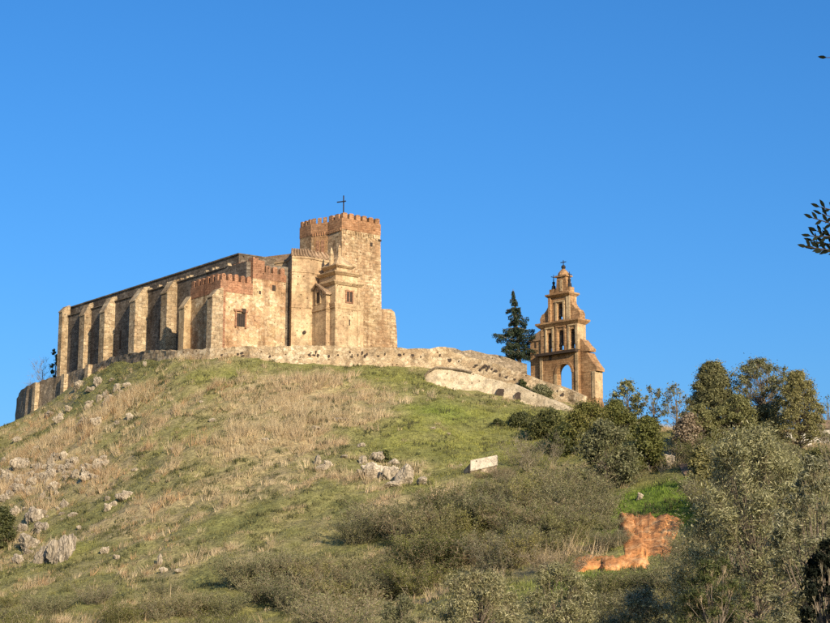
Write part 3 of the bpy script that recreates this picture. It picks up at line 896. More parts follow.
m = MB(); m.box(F, u_ - .42, u_ + .42, vT0 - .02, vT0 + .2, z_ - .75, z_ + .7); w2 = m.build('window', MAT['dark'], gt)
m = MB()
m.box(F, u_ - .68, u_ - .42, vT0 - .1, vT0 + .1, z_ - .9, z_ + .9); m.box(F, u_ + .42, u_ + .68, vT0 - .1, vT0 + .1, z_ - .9, z_ + .9); m.box(F, u_ - .42, u_ + .42, vT0 - .1, vT0 + .1, z_ + .7, z_ + .9)
m.build('frame', MAT['plaster'], w2)

# ------------------------------------------------------------------ the bell gable
BC = at(578, 345, 226)
G = Frame(BC, math.radians(46))
zbb = at(578, 415, 226)[2]
TH = 1.5
bel = thing('bell_gable', G.w(3.5, .7, zbb), 'tall ochre brick bell gable with arched openings and iron crosses beside the dark conifer', 'bell gable')
def U(px, py): return G.on_v(px, py, 0)[0]
def Z(px, py): return G.on_v(px, py, 0)[1]
def arch_wall(m, u0, u1, za, zb, ops, v0=0, v1=TH):
    """wall from u0 to u1, za to zb, with arched openings (ua, ub, sill, spring)"""
    cur = u0
    for ua, ub, zs, zsp in sorted(ops):
        m.uz(G, [(cur, za), (ua, za), (ua, zb), (cur, zb)], v0, v1)
        if zs > za + .01:
            m.uz(G, [(ua, za), (ub, za), (ub, zs), (ua, zs)], v0, v1)
        r = (ub - ua) / 2; c = (ua + ub) / 2
        arc = [(c + r * math.cos(t), zsp + r * math.sin(t)) for t in np.linspace(math.pi, 0, 11)]
        m.uz(G, [(ua, zb)] + [(ua, zsp)] + arc[1:-1] + [(ub, zsp)] + [(ub, zb)], v0, v1)
        cur = ub
    m.uz(G, [(cur, za), (u1, za), (u1, zb), (cur, zb)], v0, v1)
uL = U(540, 345); uR = 0.0
zsh = Z(558, 353)                                     # shelf
zc3 = Z(558, 323.8)
# lower tier with the big arch
m = MB()
ua, ub = U(572.2, 372), U(557.8, 375)
zspring = Z(565, 364) - (ub - ua) / 2
arch_wall(m, uR - .12, uL + .1, zbb - 3, zsh, [(ua, ub, zbb - 2.9, zspring)], -.12, .7)
t1 = m.build('lower_tier', MAT['belfry'], bel)
m = MB()
c = (ua + ub) / 2; r = (ub - ua) / 2
o1 = [(c + (r + .38) * math.cos(t), zspring + (r + .38) * math.sin(t)) for t in np.linspace(0, math.pi, 15)]
i1 = [(c + (r + .01) * math.cos(t), zspring + (r + .01) * math.sin(t)) for t in np.linspace(math.pi, 0, 15)]
m.uz(G, o1 + i1, -.24, .1); m.build('arch_surround', MAT['belfry'], t1)
m = MB()
for a, b_ in ((ub + .02, ub + .45),):
    m.box(G, a, b_, -.2, .1, zbb - 2.9, zspring)
m.build('impost', MAT['belfry_pale'], t1)
for a in (uL - .55, -.1):
    m = MB(); m.box(G, a, a + .42, -.26, 0, zbb - 2.9, zsh - .3); m.build('pilaster', MAT['belfry_pale'], t1)
m = MB(); m.uz(G, [(uR - .1, zsh - .25), (uL + .25, zsh - .25), (uL + .4, zsh), (uL + .4, zsh + .1), (uR - .1, zsh + .1)], -.75, .3)
m.build('balcony_shelf', MAT['dark'], t1)
um_, zm_ = U(551, 357), Z(551, 358)
m = MB(); m.box(G, um_ - .2, um_ + .2, -.18, 0, zm_ - .3, zm_ + .35); m.build('niche', MAT['dark'], t1)
# middle tier with three bell openings
m = MB()
ops = []
for pa, pb, pt, pbm in ((547.2, 552.2, 333, 352.5), (557.9, 564.1, 329.8, 350), (570.0, 575.2, 328.5, 348.5)):
    a, b_ = U(pb, 340), U(pa, 340); pc = (pa + pb) / 2
    ops.append((a, b_, Z(pc, pbm), Z(pc, pt) - (b_ - a) / 2))
arch_wall(m, uR, uL - .1, zsh + .1, zc3, ops, 0, .9)
t2 = m.build('middle_tier', MAT['belfry'], bel)
for k, (a, b_, zs_, zsp) in enumerate(ops):
    m = MB(); m.box(G, a - .3, a - .02, -.1, .1, zsh + .12, zc3 - .5); m.box(G, b_ + .02, b_ + .3, -.1, .1, zsh + .12, zc3 - .5)
    m.box(G, a - .3, b_ + .3, -.16, .1, zc3 - .5, zc3 - .32)
    m.build('opening_surround', MAT['belfry_pale'] if k != 1 else MAT['belfry'], t2)
m = MB(); m.box(G, -.06, .3, -.14, TH + .06, zsh + .12, zc3 - .02); m.build('pilaster', MAT['belfry_pale'], t2)
m = MB()
pl0 = [(uR - .15, -.15), (uR - .15, TH + .15), (uL + .05, TH + .15), (uL + .05, -.15)]; pl1 = [(uR - .5, -.5), (uR - .5, TH + .5), (uL + .4, TH + .5), (uL + .4, -.5)]
m.prism([G.w(u, v, zc3 - .3) for u, v in pl0], [G.w(u, v, zc3 + .1) for u, v in pl1]); m.prism([G.w(u, v, zc3 + .102) for u, v in pl1], [G.w(u, v, zc3 + .3) for u, v in pl1])
m.build('cornice', MAT['belfry'], t2)
# upper tier, one opening, volutes
u3a, u3b = U(569, 308), U(548.8, 308)
zc4 = Z(561, 296)
a, b_ = U(562.3, 311), U(556.7, 311)
m = MB(); arch_wall(m, u3a, u3b, zc3 + .3, zc4, [(a, b_, Z(559.5, 319.5), Z(559.5, 303) - (b_ - a) / 2)], 0.15, .95)
t3 = m.build('upper_tier', MAT['belfry'], bel)
m = MB(); m.box(G, a - .32, a - .02, .03, .2, zc3 + .32, zc4 - .55); m.box(G, b_ + .02, b_ + .32, .03, .2, zc3 + .32, zc4 - .55); m.box(G, a - .32, b_ + .32, -.02, .2, zc4 - .75, zc4 - .55)
m.build('opening_surround', MAT['belfry_pale'], t3)
m = MB(); up = U(566, 308)
m.box(G, u3a - .05, u3a + .55, .05, TH, zc3 + .31, zc4 - .04); m.build('pilaster', MAT['belfry_pale'], t3)
m = MB(); m.box(G, u3b - .35, u3b + .06, -.1, TH, zc3 + .31, zc4 - .04); m.build('pilaster', MAT['belfry'], t3)
def volute(sgn, u_in, w_, zb0, hgt):
    pts_ = [(u_in, zb0)]
    pts_ += [(u_in + sgn * w_, zb0), (u_in + sgn * (w_ + .05), zb0 + .35 * hgt * .6), (u_in + sgn * w_ * .82, zb0 + hgt * .38)]
    for t in np.linspace(0.15, 1, 7):
        pts_.append((u_in + sgn * w_ * .8 * (1 - t) ** 2, zb0 + hgt * (.38 + .62 * t ** 1.3)))
    m = MB(); m.uz(G, pts_, .2, TH - .2); m.build('volute', MAT['belfry'], t3)
volute(-1, u3a - .05, abs(u3a - (uR - .1)) * .95 + .1, zc3 + .31, 3.2)
volute(1, u3b + .06, abs(uL + .1 - u3b) * .95, zc3 + .31, 3.2)
m = MB()
pl0 = [(u3a - .1, .0), (u3a - .1, TH + .05), (u3b + .1, TH + .05), (u3b + .1, .0)]; pl1 = [(u3a - .35, -.35), (u3a - .35, TH + .3), (u3b + .35, TH + .3), (u3b + .35, -.35)]
m.prism([G.w(u, v, zc4 - .05) for u, v in pl0], [G.w(u, v, zc4 + .2) for u, v in pl1]); m.prism([G.w(u, v, zc4 + .202) for u, v in pl1], [G.w(u, v, zc4 + .4) for u, v in pl1])
m.build('cornice', MAT['belfry'], t3)
def bell(ua_, ub_, zs_, zsp_, tier, vv=.5):
    c_ = G.w((ua_ + ub_) / 2, vv, 0); r0 = (ub_ - ua_) * .46
    zt_ = zsp_ + (ub_ - ua_) * .3
    hb = (zt_ - zs_) * .62
    zb_b = zt_ - hb - .25
    m = MB()
    prof_ = [(0, r0), (.08, r0 * .95), (.3, r0 * .74), (.6, r0 * .62), (.85, r0 * .52), (1, r0 * .2)]
    m.tube([(c_[0], c_[1], zb_b + hb * t) for t, _ in prof_], [q for _, q in prof_], 14)
    bl = m.build('bell', MAT['iron'], tier)
    m = MB(); m.box(G, ua_ - .05, ub_ + .05, vv - .2, vv + .2, zt_ - .27, zt_ + .25); m.build('yoke', MAT['dark'], bl)
for a_, b2_, zs2_, zsp2_ in ops: bell(a_, b2_, zs2_, zsp2_, t2)
bell(a, b_, Z(559.5, 319.5), Z(559.5, 303) - (b_ - a) / 2, t3, .6)
# top piece: tapering pediment, cap, ball, cross
uc = U(560, 285)
zt5 = Z(560, 276.5)
wa, wb = (U(554, 290) - U(568, 290)) / 2, .72
m = MB()
m.uz(G, [(uc - wa * 1.05, zc4 + .4), (uc + wa * 1.05, zc4 + .4), (uc + wb * 1.2, zc4 + 1.2), (uc + wb, zt5), (uc - wb, zt5), (uc - wb * 1.2, zc4 + 1.2)], .25, TH - .25)
top = m.build('pediment', MAT['belfry'], bel)
m = MB(); m.box(G, uc - .22, uc + .22, .18, .3, zc4 + .7, zt5 - .4); m.build('panel', MAT['belfry_pale'], top)
m = MB(); m.box(G, uc - wb - .22, uc + wb + .22, 0.05, TH - .05, zt5, zt5 + .2); m.build('cornice', MAT['belfry'], top)
g0 = G.w(uc, TH / 2, 0)
m = MB(); m.tube([(g0[0], g0[1], zt5 + .2), (g0[0], g0[1], zt5 + .55), (g0[0], g0[1], zt5 + .95), (g0[0], g0[1], zt5 + 1.1)], [.8, .7, .35, .2], 12); m.build('dome', MAT['belfry'], top, smooth=False)
def iron_cross(uu, vv, zb0, hgt, arm, ball=.22):
    p = G.w(uu, vv, 0)
    m = MB()
    m.tube([(p[0], p[1], zb0 - .2), (p[0], p[1], zb0 + hgt)], [.07, .05], 6)
    a = G.w(uu - arm, vv, zb0 + hgt * .72); b = G.w(uu + arm, vv, zb0 + hgt * .72)
    m.tube([a, b], [.055, .055], 6)
    n = 6
    zz = [zb0 + ball * math.sin(t) for t in np.linspace(-1.57, 1.57, n)]
    m.tube([(p[0], p[1], z) for z in zz], [max(.02, ball * math.cos(t)) for t in np.linspace(-1.57, 1.57, n)], 8)
    m.build('cross', MAT['iron'], top)
iron_cross(uc, TH / 2, zt5 + 1.35, Z(559, 259.5) - zt5 - 1.35, .45, .3)
def pinn(uu, zb0, zt_):
    p = G.w(uu, TH / 2, 0)
    m = MB()
    hh = zt_ - zb0
    m.tube([(p[0], p[1], zb0), (p[0], p[1], zb0 + hh * .25), (p[0], p[1], zb0 + hh * .3), (p[0], p[1], zb0 + hh * .5), (p[0], p[1], zb0 + hh * .55), (p[0], p[1], zb0 + hh)], [.3, .24, .12, .2, .07, .04], 8)
    a = G.w(uu - .4, TH / 2, zt_ - hh * .22); b = G.w(uu + .4, TH / 2, zt_ - hh * .1)
    m.tube([a, b], [.05, .05], 5)
    m.build('weathervane', MAT['iron'], top)
for uu, pxx, pyy in ((u3a + .45, 569.7, 270), (u3b - .25, 550, 274)):
    m = MB(); m.box(G, uu - .38, uu + .38, .3, TH - .3, zc4 + .4, zc4 + 1.15); m.build('pedestal', MAT['belfry'], top)
    pinn(uu, zc4 + 1.15, Z(pxx, pyy))
# wings: stepped buttress to the right, small gabled pier to the left
zW1 = Z(584, 352); zW2 = Z(590, 371)
m = MB()
m.uz(G, [(-.1, zbb - 3), (-3.1, zbb - 3), (-2.6, zbb + 1.2), (-2.35, zbb + 2.0), (-2.35, zW2), (-.1, zW2)], .35, TH + .3)
wg = m.build('stepped_buttress', MAT['belfry'], bel)
m = MB(); m.uz(G, [(-.05, zW2), (-2.75, zW2), (-2.75, zW2 + .35), (-2.2, zW2 + 1.0), (-1.55, zW2 + 1.9), (-1.2, zW2 + 2.5), (-.05, zW2 + 2.7)], .3, TH + .35); m.build('scroll', MAT['belfry'], wg)
m = MB(); m.uz(G, [(-.05, zW2 + 2.7), (-1.5, zW2 + 2.65), (-1.55, zW2 + 3.0), (-.9, zW2 + 3.6), (-.35, zW2 + 4.3), (-.05, zW2 + 4.4)], .3, TH + .2); m.build('scroll', MAT['belfry'], wg)
m = MB(); m.box(G, -2.42, -1.9, .28, TH + .36, zbb + 2.0, zW2 - .03); m.build('quoin', MAT['belfry_pale'], wg)
uE = U(529.5, 360); zE = Z(535, 341)
m = MB(); m.uz(G, [(uL + .05, zbb - 3), (uE + .3, zbb - 3), (uE, zbb + 3.6), (uE, zE), (uL + .05, zE)], .2, TH + .4)
wl_ = m.build('side_pier', MAT['belfry'], bel)
m = MB(); m.uz(G, [(uL, zE), (uE + .3, zE), (uE + .25, zE + .2), (uE - .7, zE + .75), (uL, zE + 1.3)], .05, TH + .5); m.build('pier_cap', MAT['tile'], wl_)
us, zs_ = U(534.5, 344), Z(534.5, 345)
m = MB(); m.box(G, us - .13, us + .13, .17, .3, zs_ - .4, zs_ + .4); m.build('slit', MAT['dark'], wl_)

# ------------------------------------------------------------------ retaining walls following the crest
def wall_path(name, path, thick, mat, label, seed, step=1.0, over=0.0, rough=0.12, foot=1.2):
    """ragged masonry wall along a path of (px, foot, top, Y)"""
    r = np.random.default_rng(seed)
    P = [(at(px, fy, Y), at(px, ty - over, Y)) for px, fy, ty, Y in path]
    seg = []
    for (a0, a1), (b0, b1) in zip(P[:-1], P[1:]):
        L = np.linalg.norm(b0[:2] - a0[:2]); k = max(1, int(L / step))
        for i in range(k):
            t = i / k; seg.append((a0 * (1 - t) + b0 * t, a1 * (1 - t) + b1 * t))
    seg.append(P[-1])
    N = len(seg); rows = 7
    vs = []
    for i, (f, t) in enumerate(seg):
        j0, j1 = max(i - 1, 0), min(i + 1, N - 1)
        d = seg[j1][0][:2] - seg[j0][0][:2]; d = d / np.linalg.norm(d)
        nrm = np.array([-d[1], d[0]])            # pointing away from the viewer when walking left to right
        jag = r.uniform(-rough, rough)
        for k in range(rows):
            q = k / (rows - 1)
            z = (f[2] - foot) * (1 - q) + (t[2] + jag) * q
            o = r.uniform(-.09, .09) + (1 - q) * -.25
            vs.append((f[0] + nrm[0] * o, f[1] + nrm[1] * o, z))
        vs.append((f[0] + nrm[0] * thick, f[1] + nrm[1] * thick, t[2] + jag * .6))
        vs.append((f[0] + nrm[0] * thick, f[1] + nrm[1] * thick, f[2] - foot))
    M_ = rows + 2
    fs = []
    for i in range(N - 1):
        for k in range(M_ - 1):
            fs.append((i * M_ + k, (i + 1) * M_ + k, (i + 1) * M_ + k + 1, i * M_ + k + 1))
    fs.append(tuple(range(M_))[::-1]); fs.append(tuple((N - 1) * M_ + k for k in range(M_)))
    m = MB(); m.add(vs, fs)
    mid = seg[N // 2][0]
    o = m.build(name, mat, None, base=(mid[0], mid[1], mid[2]))
    tag(o, label, 'wall')
    return o, seg
w_left, _ = wall_path('retaining_wall', W1[:11], .9, MAT['wall_dark'], 'weathered grey retaining wall curving under the nave at the left end', 3, .8, 0, .15)
w_main, _ = wall_path('retaining_wall', W1[10:], .9, MAT['wall'], 'long pale rubble retaining wall in front of the church, running down to the bell gable', 4, .8, 0, .16)
w_low, _ = wall_path('retaining_wall', W2, .9, MAT['wall_smooth'], 'lower smooth cream retaining wall on the green slope below the conifer', 5, .8, 0, .07)
# lit piers on the left wall
for px, fy, ty, Y in ((36, 411, 382.5, 273.2), (65, 397, 374, 266.2), (89.5, 377, 364.5, 257.8)):
    q0, q1 = at(px, fy, Y), at(px, ty, Y)
    Fp = Frame(q0); m = MB()
    m.prism([Fp.w(u, v, q0[2] - 1.5) for u, v in ((-.3, -.5), (-.3, .45), (.9, .45), (.9, -.5))], [Fp.w(u, v, q1[2]) for u, v in ((-.1, -.3), (-.1, .4), (.8, .4), (.8, -.3))])
    m.build('pier', MAT['butt'], w_left)
# holes and plants in the long wall: dark putlog holes as recessed dark stones
r_ = np.random.default_rng(11)
holes = [(238, 354), (243, 356), (311, 353), (316, 352), (318, 355), (338, 355), (350, 352), (352, 355), (362, 353), (365, 356), (378, 356), (400, 355), (404, 354), (412, 356), (329, 356), (385, 354),
         (459, 361), (474, 367), (477, 365), (483, 368), (487, 370), (489, 367), (496, 371), (508, 377), (515, 379), (558, 391), (563, 395), (440, 355), (449, 360), (309, 355), (314, 355), (352, 357), (358, 355), (367, 354), (480, 370), (485, 366), (492, 369), (493, 373), (500, 375), (242, 353), (235, 357), (222, 355), (270, 357), (420, 357)]
def wallY(path, px):
    xs_ = [p[0] for p in path]
    return float(np.interp(px, xs_, [p[3] for p in path]))
for px, py in holes:
    Y = wallY(W1, px)
    c = at(px, py, Y - .14)
    m = MB(); w_, h_ = r_.uniform(.1, .32), r_.uniform(.1, .26)
    k = 9
    ring = [(c[0] + w_ * math.cos(t) * r_.uniform(.5, 1.4), c[1], c[2] + h_ * math.sin(t) * r_.uniform(.5, 1.4)) for t in np.linspace(0, 2 * math.pi, k, endpoint=False)]
    m.prism(ring, [(x, y + .9, z) for x, y, z in ring])
    m.build('putlog_hole', MAT['dark'], w_main)
for px, py in ((500.5, 393), (518.5, 396.5)):
    Y = wallY(W2, px); c = at(px, py, Y - .26)
    m = MB(); ring = [(c[0] + .5 * math.cos(t) * r_.uniform(.8, 1.2), c[1], c[2] + .65 * math.sin(t) * r_.uniform(.8, 1.2)) for t in np.linspace(0, 2 * math.pi, 8, endpoint=False)]
    m.prism(ring, [(x, y + 1.2, z) for x, y, z in ring]); m.build('drain_hole', MAT['dark'], w_low)
# brick edge of the lower wall
m = MB()
for (pa, ya, Ya), (pb, yb, Yb) in (((424.6, 376.5, 217.4), (428.5, 371.5, 217)), ((428.5, 371.5, 217), (436, 367.3, 216.8)), ((436, 367.3, 216.8), (452, 368.6, 216.8)), ((452, 368.6, 216.8), (472, 372, 216.3))):
    a, b_ = at(pa, ya, Ya), at(pb, yb, Yb)
    m.tube([a, b_], [.13, .13], 5)
m.build('brick_edging', MAT['wall_dark'], w_low)
# older wall rising behind, up to the gable
W3 = [(447, 356, 347.5, 229.5), (462, 358, 349.5, 230), (480, 362, 352, 230.5), (496, 366, 355.5, 231), (510, 371, 359, 231), (519, 374, 363, 231), (527, 376, 365, 231)]
wall_path('retaining_wall', W3, .8, MAT['wall_dark'], 'low brown ruined wall behind the rubble wall at the foot of the conifer', 6, .8, 0, .2)

# ------------------------------------------------------------------ red earth bank, track, slab, post, house
def patch(name, corners, rows, cols, mat, label, lift, gully, seed, kind='structure'):
    """bare earth face between four corners on the hill (tl, tr, br, bl), cut by slanting gullies"""
    r = VNoise(seed)
    top = [ground_at(corners[0][0] * (1 - t) + corners[1][0] * t, corners[0][1] * (1 - t) + corners[1][1] * t + (r(t * 9, 3) - .5) * 5) for t in np.linspace(0, 1, cols + 1)]
    bot = [ground_at(corners[3][0] * (1 - t) + corners[2][0] * t + (r(t * 7, 31) - .5) * 4, corners[3][1] * (1 - t) + corners[2][1] * t + (r(t * 8, 13) - .5) * 5) for t in np.linspace(0, 1, cols + 1)]
    bulge = 0.0
    P_ = []
    for i in range(rows + 1):
        b_ = i / rows
        for j in range(cols + 1):
            a = j / cols
            p = top[j] * (1 - b_) + bot[j] * b_
            g = 1 - abs(r(a * 6.5 - b_ * 4.2 + 20, b_ * 1.3) - .5) * 2
            g = g ** 2.2
            f = r(a * 16 + 5, b_ * 7 + 2) - .5 + .8 * (r(a * 41 + 5, b_ * 19 + 2) - .5)
            e = min(1, min(a, 1 - a) * 8, min(b_, 1 - b_) * 6 + .15)
            p = p + np.array([0, -1, .3]) * (lift * e - .25 * (1 - e) - gully * g * e + .26 * f)
            hh_ = hz(p[0], p[1])
            if e > .5 and p[2] < hh_ + .06: p[2] = hh_ + .06
            P_.append(p)
    fs = [(i * (cols + 1) + j, i * (cols + 1) + j + 1, (i + 1) * (cols + 1) + j + 1, (i + 1) * (cols + 1) + j) for i in range(rows) for j in range(cols)]
    m = MB(); m.add(P_, fs)
    o = m.build(name, mat, None, base=tuple(P_[-1]), smooth=True)
    return tag(o, label, None, None, kind)
patch('earth_bank', [(616, 512), (688, 519), (672, 562), (622, 566)], 22, 44, MAT['earth'], 'steep cut bank of bare red orange earth', .7, .55, 21)
patch('earth_ledge', [(570, 558), (652, 558), (648, 571), (572, 572)], 8, 36, MAT['earth'], 'pale orange strip of loose earth at the foot of the bank', .4, .25, 22)

# pale slab standing on the slope
g1 = ground_at(470, 474); g2 = ground_at(497, 467)
Ys_ = g1[1]
m = MB()
a, b_, c, d = at(470.3, 471.5, Ys_), at(497, 465.5, Ys_ + 1.0), at(497, 455, Ys_ + 1.0), at(470.3, 460.3, Ys_)
back_ = np.array([.1, .5, 0])
m.prism([tuple(a), tuple(b_), tuple(b_ + back_), tuple(a + back_)], [tuple(d), tuple(c), tuple(c + back_ - (0, 0, .06)), tuple(d + back_ + (.1, 0, .04))])
slab = m.build('concrete_slab', MAT['slab'], None, base=tuple(a), bevel=.04)
tag(slab, 'pale rectangular slab standing on the green slope right of the boulders', 'slab')
m = MB(); dn = np.array([0, 0, 1.6]); ins = np.array([.05, .18, .02])
m.prism([tuple(a - dn + ins), tuple(b_ - dn + ins), tuple(b_ - dn + back_ + ins), tuple(a - dn + back_ + ins)], [tuple(a + ins - (0, 0, .04)), tuple(b_ + ins - (.1, 0, .04)), tuple(b_ + back_ - (.1, 0, .04)), tuple(a + back_ + ins - (0, 0, .04))])
m.build('plinth', MAT['wall_dark'], slab)
m = MB()
e = at(463.5, 470.5, Ys_ + 1.2); f_ = at(470, 473, Ys_ + .2)
m.prism([tuple(e - (0, 0, .8)), tuple(f_ - (0, 0, .8)), tuple(f_ + (.3, .8, -.8)), tuple(e + (.3, .8, -.8))], [tuple(e), tuple(d - (.02, 0, .3)), tuple(d + (.3, .8, -.3)), tuple(e + (.3, .8, 0))])
m.build('shadow_wedge', MAT['wall_dark'], slab)  # dark wedge left of the slab, stands in for its shadow
for px, py, hpx in ((556, 447, 13), (560.5, 454, 6)):
    g = ground_at(px, py); t_ = at(px, py - hpx, g[1])
    m = MB(); m.tube([(g[0], g[1], g[2] - .3), (g[0] + .03, g[1], (g[2] + t_[2]) / 2), (g[0] - .04, g[1], t_[2])], [.13, .12, .1], 6)
    tag(m.build('fence_post', MAT['wood'], None, base=tuple(g)), 'tall pale wooden post at the edge of the dark bushes' if hpx > 8 else 'short pale stake right of the tall wooden post', 'post')

# white house glimpsed behind the right-hand trees
hp = at(824, 450, 172)
hz0 = hp[2] - 1.5
house = thing('white_house', (hp[0] + 2, hp[1] + 3, hz0), 'white house wall with tiled roof half hidden behind trees at the right edge', 'house')
H0 = Frame((at(813, 440, 172)[0], 172), math.radians(80))
def hw(x, y, z): return (hp[0] + x, hp[1] + y, z)
zt_h = at(824, 428.5, 172)[2]
def rbox(m, x0, x1, y0, y1, z0, z1):
    pl = [(x0, y0), (x1, y0), (x1, y1), (x0, y1)]
    m.prism([hw(x, y, z0) for x, y in pl], [hw(x, y, z1) for x, y in pl])
m = MB(); rbox(m, -1.0, 11, 0, 6, hz0, zt_h); m.build('wall', MAT['white'], house)
m = MB(); m.prism([hw(-1.4, -.4, zt_h), hw(11.4, -.4, zt_h), hw(11.4, 6.4, zt_h), hw(-1.4, 6.4, zt_h)], [hw(-1.2, 2.9, zt_h + 1.2), hw(11.2, 2.9, zt_h + 1.2), hw(11.2, 3.1, zt_h + 1.2), hw(-1.2, 3.1, zt_h + 1.2)]); m.build('roof', MAT['tile'], house)
for x in (2.2, 6.5):
    m = MB(); rbox(m, x, x + .9, -.05, .15, hz0 + 1.2, hz0 + 2.3); m.build('window', MAT['dark'], house)
annex = thing('low_white_shed', tuple(at(795, 447, 168) - (0, 0, 1.2)), 'low white shed glimpsed between the olive branches left of the house', 'shed')
ap_ = at(795, 440, 168)
m = MB(); pl = [(-1.9, 0), (1.6, 0), (1.6, 3), (-1.9, 3)]
za_, zb2_ = ap_[2] - 2.2, at(795, 432, 168)[2]
m.prism([(ap_[0] + x, ap_[1] + y, za_) for x, y in pl], [(ap_[0] + x, ap_[1] + y, zb2_) for x, y in pl]); m.build('wall', MAT['white'], annex)
m = MB(); m.prism([(ap_[0] + x * 1.1, ap_[1] - .2 + y * 1.1, zb2_) for x, y in pl], [(ap_[0] + x * 1.1, ap_[1] - .2 + y * 1.1, zb2_ + .18 + y * .15) for x, y in pl]); m.build('roof', MAT['tile'], annex)

# ------------------------------------------------------------------ vegetation helpers
def rand_dirs(r, n, up=0.0):
    d = r.normal(size=(n, 3)); d[:, 2] += up
    return d / np.linalg.norm(d, axis=1, keepdims=True)
def leaf_arrays(r, C, length, aspect=0.35, up=0.2, jit=0.35, face=None):
    """diamond leaves centred on C, blades turned roughly outwards (face)"""
    n = len(C)
    nn = rand_dirs(r, n) * .8 + np.array((0, 0, .35))
    if face is not None: nn = nn + face
    d = rand_dirs(r, n, up)
    s = np.cross(nn, d); s /= np.linalg.norm(s, axis=1, keepdims=True) + 1e-9
    d = np.cross(s, nn); d /= np.linalg.norm(d, axis=1, keepdims=True) + 1e-9
    L = length * (1 + r.uniform(-jit, jit, (n, 1)))
    w = L * aspect
    v = np.stack([C - d * L / 2, C + s * w / 2 + d * L * .05, C + d * L / 2, C - s * w / 2 + d * L * .05], 1).reshape(-1, 3)
    f = np.arange(n * 4).reshape(n, 4)
    return v, f
def ribbon_arrays(P0, P1, w, r):
    """thin tapering twigs, two crossed slivers each"""
    n = len(P0)
    d = P1 - P0; d /= np.linalg.norm(d, axis=1, keepdims=True) + 1e-9
    s = np.cross(d, rand_dirs(r, n)); s /= np.linalg.norm(s, axis=1, keepdims=True) + 1e-9
    t = np.cross(d, s)
    w = np.broadcast_to(np.asarray(w, float).reshape(-1, 1), (n, 1))
    v = np.stack([P0 - s * w / 2, P0 + s * w / 2, P1, P0 - t * w / 2, P0 + t * w / 2, P1], 1).reshape(-1, 3)
    return v, np.arange(n * 6).reshape(n * 2, 3)
PROF = {'cone': lambda t: 0.12 + 0.95 * (1 - t) ** .8 * min(1, .35 + t * 3), 'round': lambda t: math.sqrt(max(.04, 1 - (2 * t - .85) ** 2 / 1.35)), 'oval': lambda t: .25 + .85 * math.sin(math.pi * min(1, .12 + .8 * t)) ** .8,
        'spire': lambda t: .16 + .84 * (1 - t) ** .8, 'egg': lambda t: math.sqrt(max(.015, 1 - (t * .97 + .03) ** 1.25)), 'dome': lambda t: math.sqrt(max(.03, 1 - t * t))}
def make_tree(name, label, cat, px, top, Y, wpx, leaf, bark, prof='round', h0=.25, ncl=40, nl=500, ll=.22, asp=.4, tr=.18, group=None, seed=1, px_base=None, clr=.3, twigs=0, depth=1.0, loc=None, height=None, halfw=None, lean=0.0):
    r = np.random.default_rng(seed)
    if loc is None:
        q = at(px, top, Y)
        X = q[0]; gz = hz(X, Y) - .15
        H = q[2] - gz
        hw_ = wpx / 2 * Y / FPX
        loc = (X, Y, gz)
    else:
        H, hw_ = height, halfw
    T = thing(name, loc, label, cat, group)
    cl = []
    for k in range(ncl):
        t = (k + r.random()) / ncl
        z = H * (h0 + (1 - h0) * (t * .97))
        R = hw_ * PROF[prof](t)
        a = r.uniform(0, 2 * math.pi); q = math.sqrt(r.uniform(.12, 1)) * .86
        cr = clr * hw_ * r.uniform(.6, 1.25) * (0.55 + .45 * PROF[prof](t))
        cl.append((R * q * math.cos(a) + lean * z, R * q * math.sin(a) * depth, min(z, H - cr * .6), cr))
    m = MB()
    trunk_top = H * min(.8, h0 + .45)
    tp = [(0, 0, -.3), (r.uniform(-.1, .1) * tr * 4, r.uniform(-.1, .1), trunk_top * .35), (r.uniform(-1, 1) * tr * 2 + lean * trunk_top * .6, 0, trunk_top * .7), (lean * trunk_top, 0, trunk_top)]
    m.tube(tp, [tr * 1.3, tr, tr * .75, tr * .35], 6)
    P0, P1, Wd = [], [], []
    for (x, y, z, cr) in cl:
        zb = min(z * r.uniform(.45, .8), trunk_top * .95)
        f = zb / trunk_top
        b0 = (lean * zb, 0, zb)
        mid = (x * .55 + r.uniform(-.2, .2) * hw_ * .3, y * .55 + r.uniform(-.2, .2) * hw_ * .3, zb + (z - zb) * .4)
        rr = tr * .34 * (1.1 - .5 * f)
        m.tube([b0, mid, (x, y, z)], [rr, rr * .6, rr * .2], 4, cap=False)
        for k in range(twigs):
            e = np.array((x, y, z)) + rand_dirs(r, 1, .5)[0] * cr * r.uniform(.6, 1.35)
            s_ = np.array(mid) * .35 + np.array((x, y, z)) * .65
            P0.append(s_); P1.append(e); Wd.append(rr * .35 + .008)
            for kk in range(3):
                q0 = s_ + (e - s_) * r.uniform(.35, .9)
                P0.append(q0); P1.append(q0 + rand_dirs(r, 1, .6)[0] * cr * .45); Wd.append(rr * .18 + .006)
    m.build('trunk', bark, T, base=(0, 0, 0)).location = (0, 0, 0)
    if P0:
        v, f = ribbon_arrays(np.array(P0), np.array(P1), np.array(Wd), r)
        link('twigs', np_mesh('twigs', v, f, MAT['twig']), T)
    if nl:
        C = []; Fc = []
        for (x, y, z, cr) in cl:
            n = int(nl * r.uniform(.6, 1.3))
            d = rand_dirs(r, n); q = np.abs(r.normal(0, .6, (n, 1))) + .12
            C.append(np.array((x, y, z)) + d * q * cr * np.array([1.1, 1.1, .85]))
            Fc.append(d * .7)
        v, f = leaf_arrays(r, np.concatenate(C), ll, asp, face=np.concatenate(Fc))
        link('crown', np_mesh('crown', v, f, leaf), T)
    return T

